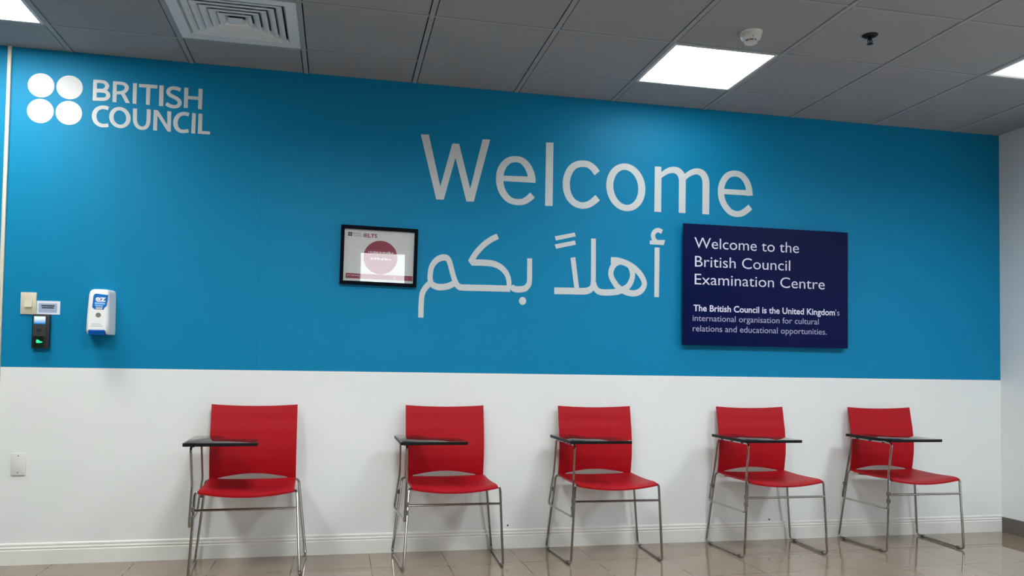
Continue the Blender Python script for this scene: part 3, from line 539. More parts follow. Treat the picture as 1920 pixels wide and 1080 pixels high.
ARABIC = [('alef',[('P',[(3.2695,1.7862),(3.3013,1.7877),(3.2997,1.4838),(3.2701,1.4842)])]),('hamza',[('P',[(3.2374,1.8279),(3.2896,1.8331),(3.3377,1.8361),(3.3288,1.8043),(3.2377,1.8046)]),('S',[(3.3167,1.8845,0.0275),(3.3119,1.8867,0.0275),(3.307,1.8892,0.0275),(3.3022,1.8915,0.0275),(3.2974,1.8932,0.0275),(3.2926,1.8939,0.0275),(3.2877,1.8933,0.0275),(3.2826,1.8919,0.0275),(3.2777,1.8898,0.0275),(3.2732,1.8871,0.0274),(3.2694,1.884,0.0275),(3.2661,1.8805,0.0274),(3.2632,1.8763,0.0274),(3.2609,1.8717,0.0274),(3.2592,1.8669,0.0274),(3.2583,1.8622,0.0274),(3.2582,1.8572,0.0274),(3.259,1.8519,0.0274),(3.2603,1.8466,0.0274),(3.2621,1.8416,0.0274),(3.2641,1.8372,0.0274),(3.2665,1.8335,0.0274),(3.2695,1.8304,0.0274),(3.2727,1.8275,0.0274),(3.2759,1.8248,0.0275),(3.2791,1.8219,0.0275)])]),('heh_lam',[('S',[(2.9898,1.6969,0.0376),(2.9996,1.6967,0.0376),(3.0093,1.6968,0.0377),(3.0191,1.6968,0.0377),(3.0291,1.6963,0.0376),(3.0394,1.6951,0.0376),(3.0502,1.693,0.0374),(3.0615,1.6902,0.0373),(3.0729,1.687,0.0372),(3.0842,1.6832,0.0371),(3.0949,1.679,0.0369),(3.1053,1.6744,0.0367),(3.1155,1.6693,0.0366),(3.1254,1.6638,0.0363),(3.1349,1.6578,0.0361),(3.1439,1.6514,0.0359),(3.1526,1.6446,0.0356),(3.1609,1.6373,0.0353),(3.1688,1.6296,0.0351),(3.1761,1.6216,0.0347),(3.1826,1.6133,0.0344),(3.1886,1.6045,0.0341),(3.1942,1.5951,0.0338),(3.199,1.5855,0.0335),(3.2026,1.5763,0.0331),(3.2047,1.5679,0.0328),(3.2051,1.5603,0.0327),(3.204,1.5532,0.033),(3.2017,1.5466,0.0335),(3.1987,1.5404,0.0339),(3.1953,1.5345,0.0343),(3.1913,1.5288,0.0348),(3.1866,1.5235,0.0353),(3.1813,1.5186,0.0359),(3.1756,1.5142,0.0364),(3.1696,1.5105,0.0369),(3.1633,1.5075,0.0373),(3.1566,1.5051,0.0376),(3.1495,1.5033,0.0378),(3.1422,1.5021,0.0379),(3.1349,1.5014,0.0379),(3.1274,1.5012,0.0379),(3.1197,1.5018,0.0378),(3.1119,1.5028,0.0376),(3.1042,1.5042,0.0375),(3.0967,1.5059,0.0374),(3.0895,1.5079,0.0372),(3.0825,1.5103,0.037),(3.0757,1.513,0.0368),(3.0688,1.5162,0.0365),(3.0619,1.5198,0.0363),(3.0548,1.524,0.0361),(3.0476,1.5285,0.0359),(3.0404,1.5336,0.0356),(3.0335,1.539,0.0352),(3.0272,1.5448,0.0348),(3.0215,1.5512,0.0343),(3.0164,1.5582,0.0339),(3.0116,1.5654,0.0337),(3.0069,1.5728,0.0337),(3.002,1.5799,0.0338)]),('S',[(3.0272,1.5448,0.0341),(3.0219,1.5519,0.0341),(3.0165,1.559,0.0341),(3.0111,1.5661,0.034),(3.0062,1.5731,0.0338),(3.002,1.5799,0.0335),(2.9986,1.5865,0.0332),(2.9956,1.5929,0.033),(2.9933,1.5992,0.0327),(2.9916,1.6056,0.0324),(2.9907,1.6123,0.0323),(2.9906,1.6194,0.0323),(2.9913,1.6269,0.0323),(2.9926,1.6344,0.0325),(2.9946,1.6417,0.0328),(2.9972,1.6486,0.0332),(3.0005,1.6552,0.0337),(3.0046,1.6616,0.0341),(3.0093,1.6677,0.0346),(3.0142,1.6731,0.035),(3.0189,1.6778,0.0355),(3.0235,1.6813,0.0363),(3.0283,1.6839,0.0369),(3.0332,1.6859,0.0371),(3.0381,1.6878,0.0371),(3.0429,1.69,0.037)]),('S',[(3.0879,1.6853,0.0356),(3.0938,1.6806,0.0357),(3.0999,1.6761,0.0357),(3.1059,1.6714,0.0355),(3.1114,1.6663,0.0347),(3.116,1.6601,0.0339),(3.1197,1.6527,0.0333),(3.1229,1.6443,0.033),(3.1254,1.6353,0.0328),(3.1272,1.6263,0.0326),(3.1282,1.6178,0.0325),(3.1283,1.6096,0.0325),(3.1277,1.6014,0.0326),(3.1263,1.5934,0.0328),(3.1242,1.5856,0.033),(3.1216,1.5779,0.0332),(3.1185,1.5704,0.0335),(3.1148,1.563,0.0338),(3.1104,1.5559,0.0342),(3.1054,1.5491,0.0347),(3.0998,1.5429,0.0353),(3.0932,1.5372,0.0359),(3.0856,1.532,0.0363),(3.0776,1.5273,0.0366),(3.0695,1.523,0.0368),(3.0619,1.5192,0.0368),(3.055,1.516,0.037),(3.0483,1.5133,0.0372),(3.0417,1.5111,0.0373),(3.0348,1.5092,0.0374),(3.0276,1.5075,0.0375),(3.0198,1.5059,0.0375),(3.0116,1.5047,0.0375),(3.0032,1.5037,0.0376),(2.9947,1.5028,0.0375),(2.9864,1.5021,0.0375),(2.978,1.5014,0.0375),(2.9694,1.5009,0.0375),(2.961,1.5005,0.0375),(2.9528,1.5004,0.0374),(2.9453,1.5007,0.0374),(2.9383,1.5011,0.0373),(2.9317,1.5018,0.0373),(2.9255,1.5027,0.0371),(2.9198,1.5041,0.0368),(2.9145,1.5061,0.0363),(2.9097,1.5086,0.0358),(2.9054,1.5116,0.0352),(2.9015,1.515,0.0345),(2.8979,1.519,0.034),(2.8945,1.5237,0.0334),(2.8916,1.5291,0.0329),(2.889,1.5355,0.0326),(2.8866,1.5422,0.0325),(2.8843,1.5491,0.0325),(2.8819,1.5558,0.0325)]),('S',[(2.6398,1.4997,0.0393),(2.6605,1.5001,0.0394),(2.6816,1.5006,0.0394),(2.7026,1.5011,0.0395),(2.7229,1.5016,0.0395),(2.742,1.502,0.0396),(2.7604,1.5023,0.0396),(2.7783,1.5024,0.0396),(2.7952,1.5026,0.0397),(2.8102,1.5029,0.0398),(2.8229,1.5035,0.0398),(2.8324,1.5044,0.0397),(2.8392,1.5055,0.0396),(2.8444,1.5068,0.0392),(2.8487,1.5084,0.0387),(2.8532,1.5105,0.0383),(2.8579,1.5128,0.0378),(2.8621,1.5154,0.0369),(2.8659,1.5184,0.0357),(2.8692,1.5219,0.0342),(2.8721,1.5261,0.0332),(2.8745,1.5301,0.0325),(2.8764,1.534,0.0315),(2.8778,1.5388,0.0305),(2.879,1.5456,0.0301),(2.8799,1.5557,0.03),(2.8805,1.5687,0.03),(2.8807,1.5838,0.03),(2.8806,1.6015,0.03),(2.8804,1.6224,0.03),(2.8802,1.647,0.03),(2.8799,1.6767,0.03),(2.8796,1.711,0.03),(2.8791,1.748,0.0301),(2.8786,1.7857,0.0301),(2.8782,1.8221,0.0301)]),('P',[(2.7369,1.6995),(2.7664,1.7053),(2.7923,1.52),(2.7634,1.5144)])]),('tanween',[('P',[(2.6389,1.8232),(2.7612,1.8521),(2.7689,1.8297),(2.6458,1.7989)]),('P',[(2.6382,1.7746),(2.7632,1.8047),(2.7695,1.7802),(2.6478,1.7498)])]),('beh_kaf_meem',[('S',[(2.38,1.519,0.032),(2.3818,1.5166,0.0319),(2.3835,1.514,0.0318),(2.3853,1.5116,0.0322),(2.3873,1.5093,0.0331),(2.3897,1.5072,0.0341),(2.3924,1.5055,0.0348),(2.3954,1.5039,0.0353),(2.3987,1.5026,0.0358),(2.4024,1.5015,0.0362),(2.4067,1.5007,0.0365),(2.4116,1.5002,0.0367),(2.4171,1.5001,0.0368),(2.423,1.5002,0.0368),(2.429,1.5005,0.0368),(2.4348,1.5011,0.0367),(2.4406,1.5019,0.0367),(2.4466,1.5029,0.0366),(2.4524,1.5042,0.0365),(2.458,1.5059,0.0361),(2.4629,1.5082,0.0355),(2.4673,1.5111,0.0346),(2.4713,1.5144,0.0337),(2.4749,1.5183,0.0329),(2.478,1.5225,0.0321),(2.4808,1.5271,0.0319),(2.4831,1.5307,0.0322),(2.4849,1.5332,0.0315),(2.4864,1.5369,0.0302),(2.4875,1.5438,0.0298),(2.4883,1.5561,0.0297),(2.4887,1.5755,0.0297),(2.4886,1.6005,0.0297),(2.4883,1.6287,0.0297),(2.4879,1.6577,0.0297),(2.4876,1.6851,0.0297)]),('S',[(2.2944,1.8058,0.0333),(2.2881,1.8028,0.0332),(2.2819,1.8,0.0332),(2.2756,1.7971,0.0332),(2.2692,1.7939,0.0332),(2.2624,1.7899,0.0332),(2.255,1.7852,0.0332),(2.2472,1.7799,0.0331),(2.2392,1.7742,0.0331),(2.2313,1.7682,0.0331),(2.2239,1.7623,0.0331),(2.2169,1.7562,0.0331),(2.2102,1.75,0.0331),(2.2036,1.7436,0.033),(2.1973,1.7371,0.033),(2.1912,1.7306,0.033),(2.1854,1.724,0.033),(2.1799,1.7174,0.033),(2.1745,1.7107,0.0329),(2.1693,1.7038,0.0329),(2.1642,1.6965,0.0329),(2.1592,1.6889,0.0329),(2.1543,1.6808,0.0329),(2.1496,1.6726,0.0329),(2.1448,1.6643,0.0329),(2.1401,1.6562,0.0329)]),('S',[(2.1485,1.6462,0.0362),(2.1549,1.6465,0.0362),(2.1612,1.6468,0.0362),(2.1675,1.6471,0.0362),(2.1742,1.6474,0.0362),(2.1815,1.6476,0.0362),(2.1896,1.6478,0.0363),(2.1984,1.648,0.0362),(2.2075,1.6481,0.0363),(2.2167,1.6481,0.0363),(2.2257,1.6478,0.0363),(2.2347,1.6476,0.0363),(2.2438,1.6473,0.0363),(2.2528,1.6467,0.0363),(2.2616,1.6458,0.0362),(2.2702,1.6443,0.036),(2.2785,1.6421,0.0358),(2.2867,1.6395,0.0355),(2.2946,1.6364,0.0352),(2.3022,1.6329,0.0348),(2.3095,1.6289,0.0344),(2.3164,1.6244,0.0339),(2.3232,1.6194,0.0335),(2.3295,1.614,0.033),(2.3354,1.6083,0.0326),(2.3406,1.6027,0.0321),(2.3451,1.5971,0.0315),(2.349,1.5913,0.031),(2.3523,1.5854,0.0305),(2.3553,1.5793,0.0302),(2.3578,1.5732,0.0298),(2.36,1.5669,0.0295),(2.3617,1.5606,0.0293),(2.3631,1.5541,0.0291),(2.3642,1.5474,0.029),(2.3651,1.5404,0.0289),(2.3657,1.5331,0.0289),(2.366,1.5255,0.0289),(2.366,1.5176,0.0288),(2.3661,1.5098,0.0288),(2.3662,1.502,0.0289)]),('P',[(2.1219,1.6565),(2.1396,1.6818),(2.1592,1.6636),(2.1653,1.6294),(2.1433,1.6285)]),('S',[(1.9047,1.5339,0.0296),(1.9044,1.5395,0.0296),(1.9039,1.5449,0.0296),(1.9035,1.5504,0.0296),(1.9033,1.5565,0.0296),(1.9036,1.5634,0.0297),(1.9043,1.5718,0.0297),(1.9052,1.5812,0.0297),(1.9065,1.591,0.0298),(1.9083,1.6007,0.03),(1.9109,1.6095,0.0305),(1.9143,1.6177,0.0311),(1.9184,1.6255,0.0316),(1.9231,1.6329,0.032),(1.9282,1.6396,0.0326),(1.9334,1.6456,0.0331),(1.9388,1.6507,0.0338),(1.9447,1.6552,0.0344),(1.9508,1.659,0.0349),(1.9569,1.6621,0.0353),(1.9627,1.6647,0.0356),(1.9685,1.6666,0.0359),(1.9742,1.6678,0.0362),(1.9798,1.6684,0.0363),(1.9851,1.6685,0.0363),(1.9897,1.6681,0.0361),(1.9938,1.6671,0.0356),(1.9973,1.6657,0.0349),(2.0005,1.6637,0.0339),(2.0034,1.6611,0.033),(2.0062,1.6579,0.0323),(2.0087,1.6543,0.0316),(2.0109,1.6503,0.031),(2.013,1.6455,0.0307),(2.0151,1.6399,0.0305),(2.0175,1.633,0.0304),(2.0202,1.6243,0.0304),(2.0231,1.6141,0.0303),(2.026,1.6031,0.0303),(2.029,1.5921,0.0303),(2.032,1.5821,0.0304),(2.0349,1.5727,0.0304),(2.0377,1.5636,0.0305),(2.0406,1.5548,0.0305),(2.0435,1.5467,0.0306),(2.0463,1.5393,0.0308),(2.0491,1.5327,0.0309),(2.0517,1.5268,0.0311),(2.0544,1.5215,0.0314),(2.0572,1.5168,0.0319),(2.0604,1.5127,0.0325),(2.0636,1.5091,0.0331),(2.0668,1.5062,0.0339),(2.0704,1.5038,0.0348),(2.0745,1.5019,0.0356),(2.0797,1.5004,0.0361),(2.085,1.4995,0.0363),(2.0902,1.4991,0.0365),(2.0966,1.4992,0.0365),(2.1055,1.4994,0.0365),(2.118,1.4996,0.0366),(2.1348,1.4997,0.0366),(2.1552,1.5,0.0367),(2.1781,1.5002,0.0367),(2.2027,1.5006,0.0367),(2.2281,1.5009,0.0368),(2.2548,1.5011,0.0369),(2.2834,1.5014,0.037),(2.3132,1.5017,0.0371),(2.3433,1.502,0.0371),(2.3729,1.5022,0.0372)]),('S',[(1.9046,1.5392,0.0299),(1.9055,1.5349,0.0298),(1.9062,1.5304,0.0297),(1.907,1.526,0.0299),(1.9083,1.5218,0.0306),(1.9104,1.5179,0.0318),(1.9134,1.5143,0.033),(1.9172,1.5109,0.0337),(1.9215,1.5077,0.0343),(1.926,1.5049,0.0348),(1.9306,1.5025,0.0353),(1.9352,1.5007,0.0358),(1.94,1.4993,0.0362),(1.945,1.4982,0.0364),(1.95,1.4975,0.0365),(1.9549,1.4969,0.0366),(1.9597,1.4966,0.0366),(1.9644,1.4966,0.0367),(1.9691,1.4968,0.0367),(1.974,1.4972,0.0367),(1.9792,1.4978,0.0367),(1.9847,1.4986,0.0367),(1.9904,1.4995,0.0366),(1.9964,1.5006,0.0366),(2.0025,1.5022,0.0364),(2.0089,1.5043,0.0361),(2.0155,1.5071,0.0358),(2.0225,1.5105,0.0357),(2.0296,1.5143,0.0356),(2.0368,1.5182,0.0356),(2.0439,1.5218,0.0357)]),('S',[(1.8551,1.3191,0.0299),(1.8552,1.3352,0.0299),(1.8552,1.3518,0.0299),(1.8553,1.3681,0.0299),(1.8554,1.3837,0.0299),(1.8558,1.3978,0.03),(1.8563,1.4105,0.03),(1.8568,1.4222,0.03),(1.8575,1.4328,0.03),(1.8586,1.4426,0.0301),(1.8601,1.4516,0.0303),(1.8621,1.4595,0.0305),(1.8645,1.4662,0.0309),(1.8672,1.4721,0.0313),(1.8706,1.478,0.0316),(1.8745,1.4843,0.0319),(1.8794,1.4911,0.0323),(1.885,1.498,0.0325),(1.8911,1.5049,0.0327),(1.8974,1.5118,0.0327),(1.9034,1.5187,0.0327)])]),('dot',[('P',[(2.4697,1.4339),(2.469,1.4279),(2.467,1.4223),(2.4636,1.4174),(2.4592,1.4136),(2.4541,1.4111),(2.4485,1.4101),(2.443,1.4107),(2.4378,1.4129),(2.4333,1.4164),(2.4298,1.4211),(2.4276,1.4266),(2.4268,1.4325),(2.4274,1.4386),(2.4295,1.4442),(2.4328,1.4491),(2.4372,1.4529),(2.4423,1.4554),(2.4479,1.4564),(2.4534,1.4558),(2.4586,1.4536),(2.4631,1.4501),(2.4666,1.4454),(2.4688,1.4399)])])]
DOTS = [('P',[(-0.0801,2.4801),(-0.0801,2.4717),(-0.0812,2.4634),(-0.0833,2.4554),(-0.0865,2.4476),(-0.0907,2.4404),(-0.0958,2.4337),(-0.1016,2.4278),(-0.1082,2.4227),(-0.1154,2.4184),(-0.123,2.4152),(-0.131,2.413),(-0.1391,2.4119),(-0.1474,2.4118),(-0.1555,2.4128),(-0.1635,2.4149),(-0.1711,2.418),(-0.1782,2.4221),(-0.1847,2.4271),(-0.1905,2.433),(-0.1954,2.4395),(-0.1995,2.4466),(-0.2026,2.4543),(-0.2047,2.4623),(-0.2058,2.4705),(-0.2058,2.4788),(-0.2047,2.487),(-0.2026,2.495),(-0.1994,2.5027),(-0.1953,2.51),(-0.1903,2.5166),(-0.1845,2.5226),(-0.178,2.5277),(-0.1709,2.5319),(-0.1632,2.5352),(-0.1553,2.5375),(-0.1471,2.5387),(-0.1389,2.5388),(-0.1307,2.5378),(-0.1227,2.5358),(-0.1151,2.5327),(-0.1079,2.5286),(-0.1014,2.5236),(-0.0955,2.5178),(-0.0905,2.5112),(-0.0864,2.504),(-0.0832,2.4964),(-0.0811,2.4883)]),('P',[(0.0558,2.4814),(0.0558,2.4731),(0.0547,2.4649),(0.0525,2.4569),(0.0493,2.4492),(0.0451,2.442),(0.04,2.4354),(0.0341,2.4295),(0.0276,2.4244),(0.0204,2.4203),(0.0127,2.417),(0.0047,2.4149),(-0.0035,2.4137),(-0.0117,2.4137),(-0.0199,2.4147),(-0.0279,2.4168),(-0.0355,2.4198),(-0.0426,2.4239),(-0.0491,2.4289),(-0.0549,2.4346),(-0.0599,2.4411),(-0.064,2.4482),(-0.0671,2.4558),(-0.0692,2.4637),(-0.0703,2.4719),(-0.0703,2.4801),(-0.0692,2.4882),(-0.067,2.4962),(-0.0639,2.5039),(-0.0597,2.511),(-0.0547,2.5176),(-0.0489,2.5235),(-0.0423,2.5286),(-0.0352,2.5329),(-0.0275,2.5361),(-0.0196,2.5384),(-0.0114,2.5395),(-0.0031,2.5396),(0.0051,2.5387),(0.0131,2.5366),(0.0207,2.5336),(0.0279,2.5295),(0.0345,2.5246),(0.0403,2.5188),(0.0454,2.5123),(0.0495,2.5052),(0.0526,2.4976),(0.0548,2.4896)]),('P',[(-0.079,2.3448),(-0.0791,2.3364),(-0.0802,2.3281),(-0.0824,2.3201),(-0.0857,2.3123),(-0.0899,2.3051),(-0.095,2.2984),(-0.1009,2.2925),(-0.1075,2.2874),(-0.1147,2.2833),(-0.1224,2.2801),(-0.1304,2.2779),(-0.1386,2.2768),(-0.1469,2.2768),(-0.155,2.2779),(-0.163,2.2801),(-0.1706,2.2832),(-0.1777,2.2874),(-0.1842,2.2925),(-0.19,2.2983),(-0.1949,2.3049),(-0.199,2.3121),(-0.2021,2.3198),(-0.2042,2.3278),(-0.2052,2.3361),(-0.2051,2.3444),(-0.204,2.3526),(-0.2019,2.3607),(-0.1987,2.3684),(-0.1945,2.3756),(-0.1895,2.3822),(-0.1836,2.3882),(-0.177,2.3933),(-0.1699,2.3975),(-0.1622,2.4007),(-0.1542,2.4029),(-0.146,2.4041),(-0.1378,2.4041),(-0.1296,2.4031),(-0.1216,2.401),(-0.1139,2.3978),(-0.1068,2.3937),(-0.1002,2.3886),(-0.0944,2.3827),(-0.0894,2.3761),(-0.0853,2.3689),(-0.0821,2.3612),(-0.0801,2.3531)]),('P',[(0.0567,2.3458),(0.0567,2.3375),(0.0556,2.3292),(0.0534,2.3212),(0.0502,2.3135),(0.046,2.3062),(0.0409,2.2996),(0.035,2.2937),(0.0284,2.2886),(0.0212,2.2845),(0.0135,2.2813),(0.0054,2.2791),(-0.0028,2.2781),(-0.0111,2.2781),(-0.0194,2.2791),(-0.0274,2.2813),(-0.035,2.2845),(-0.0422,2.2886),(-0.0488,2.2937),(-0.0546,2.2995),(-0.0596,2.3061),(-0.0638,2.3132),(-0.0669,2.3209),(-0.069,2.3289),(-0.0701,2.3371),(-0.0701,2.3454),(-0.069,2.3536),(-0.0669,2.3616),(-0.0637,2.3693),(-0.0596,2.3765),(-0.0546,2.3831),(-0.0487,2.389),(-0.0421,2.3941),(-0.0349,2.3983),(-0.0273,2.4015),(-0.0193,2.4037),(-0.011,2.4049),(-0.0027,2.4049),(0.0055,2.4039),(0.0136,2.4018),(0.0213,2.3987),(0.0285,2.3945),(0.0351,2.3895),(0.041,2.3836),(0.0461,2.377),(0.0503,2.3698),(0.0535,2.3621),(0.0556,2.3541)])]
BRITISH = [[('P',[(0.1055,2.5288),(0.1241,2.5299),(0.1247,2.4175),(0.1051,2.4174)]),('S',[(0.1144,2.5204,0.0163),(0.1206,2.5208,0.0164),(0.127,2.5211,0.0163),(0.1334,2.5215,0.0164),(0.1393,2.5217,0.0163),(0.1446,2.5216,0.0164),(0.149,2.5214,0.0164),(0.1528,2.5211,0.0165),(0.1561,2.5205,0.0167),(0.1591,2.5196,0.017),(0.162,2.5182,0.0175),(0.1649,2.5161,0.018),(0.1677,2.5135,0.0184),(0.1703,2.5105,0.0188),(0.1722,2.5074,0.0194),(0.1734,2.5043,0.0198),(0.1737,2.5011,0.02),(0.1734,2.4977,0.0198),(0.1724,2.4943,0.0195),(0.171,2.491,0.0191),(0.1693,2.488,0.0187),(0.1673,2.4853,0.0183),(0.1651,2.4828,0.0178),(0.1624,2.4805,0.0173),(0.159,2.4785,0.0168),(0.1546,2.4768,0.0165),(0.1489,2.4756,0.0163),(0.1422,2.4748,0.0163),(0.1348,2.4743,0.0163),(0.1273,2.4737,0.0163),(0.1201,2.4731,0.0163)]),('S',[(0.1202,2.47,0.0175),(0.1274,2.4703,0.0175),(0.1348,2.4707,0.0176),(0.1421,2.4711,0.0176),(0.1489,2.4713,0.0176),(0.1547,2.4712,0.0176),(0.1596,2.4707,0.0176),(0.1636,2.4701,0.0178),(0.1671,2.4692,0.0179),(0.1701,2.4679,0.0182),(0.1728,2.4661,0.0186),(0.1753,2.4636,0.019),(0.1775,2.4605,0.0195),(0.1792,2.457,0.0197),(0.1803,2.4535,0.0199),(0.1808,2.4503,0.02),(0.1805,2.4472,0.0199),(0.1796,2.4442,0.0196),(0.178,2.4412,0.0192),(0.176,2.4384,0.0188),(0.1737,2.436,0.0185),(0.1712,2.4339,0.0183),(0.1686,2.4321,0.018),(0.1653,2.4306,0.0177),(0.1613,2.4293,0.0176),(0.156,2.4281,0.0175),(0.1492,2.4273,0.0175),(0.1411,2.4268,0.0176),(0.1322,2.4264,0.0175),(0.1231,2.4261,0.0175),(0.1143,2.4258,0.0175)])],[('P',[(0.2017,2.5291),(0.2202,2.5299),(0.2215,2.4173),(0.202,2.4178)]),('S',[(0.2112,2.5205,0.0164),(0.2171,2.5208,0.0164),(0.2232,2.5212,0.0165),(0.2292,2.5215,0.0165),(0.235,2.5217,0.0165),(0.2403,2.5215,0.0166),(0.2451,2.5211,0.0166),(0.2496,2.5204,0.0167),(0.2538,2.5195,0.0169),(0.2576,2.5182,0.0173),(0.2608,2.5164,0.0178),(0.2637,2.5141,0.0185),(0.2661,2.5112,0.019),(0.268,2.508,0.0195),(0.2694,2.5047,0.0199),(0.27,2.5013,0.0201),(0.2699,2.4977,0.0201),(0.269,2.4938,0.0198),(0.2676,2.4898,0.0194),(0.2656,2.4861,0.0189),(0.2633,2.4828,0.0183),(0.2605,2.48,0.0178),(0.2573,2.4776,0.0173),(0.2536,2.4754,0.017),(0.2494,2.4735,0.0167),(0.2446,2.4719,0.0166),(0.2391,2.4706,0.0165),(0.2328,2.4696,0.0165),(0.2261,2.4689,0.0165),(0.2193,2.4682,0.0164),(0.2128,2.4674,0.0164)]),('P',[(0.2413,2.4658),(0.2592,2.4722),(0.2876,2.4189),(0.2666,2.4187)])],[('P',[(0.3,2.5277),(0.3199,2.5282),(0.3199,2.4169),(0.3008,2.4184)])],[('P',[(0.3294,2.5265),(0.4216,2.5282),(0.4212,2.5088),(0.3867,2.5083),(0.3861,2.418),(0.3669,2.4177),(0.3667,2.51),(0.3299,2.5089)])],[('P',[(0.4318,2.5282),(0.4532,2.5278),(0.4541,2.4161),(0.4318,2.4166)])],[('S',[(0.5386,2.5126,0.0191),(0.5342,2.514,0.0191),(0.5298,2.5155,0.0191),(0.5254,2.517,0.019),(0.521,2.5182,0.019),(0.5166,2.5191,0.0189),(0.5121,2.5195,0.0188),(0.5075,2.5196,0.0188),(0.503,2.5195,0.0188),(0.4987,2.519,0.0188),(0.4948,2.5181,0.0189),(0.4912,2.5167,0.019),(0.4878,2.5149,0.0191),(0.4848,2.5128,0.0194),(0.4822,2.5105,0.0196),(0.4801,2.508,0.0199),(0.4785,2.5054,0.0203),(0.4774,2.5025,0.0205),(0.4767,2.4995,0.0206),(0.4765,2.4965,0.0207),(0.4768,2.4936,0.0206),(0.4775,2.4909,0.0205),(0.4786,2.4883,0.0203),(0.4802,2.4857,0.0201),(0.4823,2.4832,0.0198),(0.4849,2.4809,0.0196),(0.4882,2.4787,0.0193),(0.4923,2.4767,0.0192),(0.4967,2.4748,0.0192),(0.5012,2.4729,0.0192),(0.5054,2.4709,0.0192),(0.5094,2.469,0.0192),(0.5135,2.467,0.0193),(0.5175,2.4651,0.0193),(0.5212,2.463,0.0194),(0.5244,2.4608,0.0196),(0.5273,2.4585,0.0197),(0.5299,2.4562,0.0199),(0.5321,2.4537,0.02),(0.5339,2.4511,0.0204),(0.535,2.4483,0.0206),(0.5356,2.4451,0.0207),(0.5357,2.4415,0.0208),(0.5353,2.4379,0.0207),(0.5344,2.4344,0.0205),(0.533,2.4313,0.0202),(0.5311,2.4285,0.0198),(0.5286,2.4259,0.0196),(0.5257,2.4236,0.0193),(0.5225,2.4216,0.0191),(0.5193,2.42,0.0189),(0.5159,2.419,0.0188),(0.5122,2.4184,0.0187),(0.5083,2.4181,0.0188),(0.5045,2.4182,0.0188),(0.5006,2.4184,0.0188),(0.4968,2.419,0.0189),(0.4929,2.4198,0.0189),(0.489,2.4209,0.019),(0.4853,2.4222,0.019),(0.4818,2.4235,0.0191),(0.4787,2.425,0.0192),(0.4758,2.4266,0.0193),(0.4731,2.4283,0.0193),(0.4704,2.43,0.0194),(0.4676,2.4317,0.0193)])],[('P',[(0.557,2.5271),(0.5777,2.5263),(0.5776,2.483),(0.6298,2.4836),(0.6299,2.5276),(0.6505,2.5271),(0.6499,2.4159),(0.6297,2.4169),(0.6297,2.466),(0.5775,2.4655),(0.5775,2.4166),(0.5568,2.4172)])]]
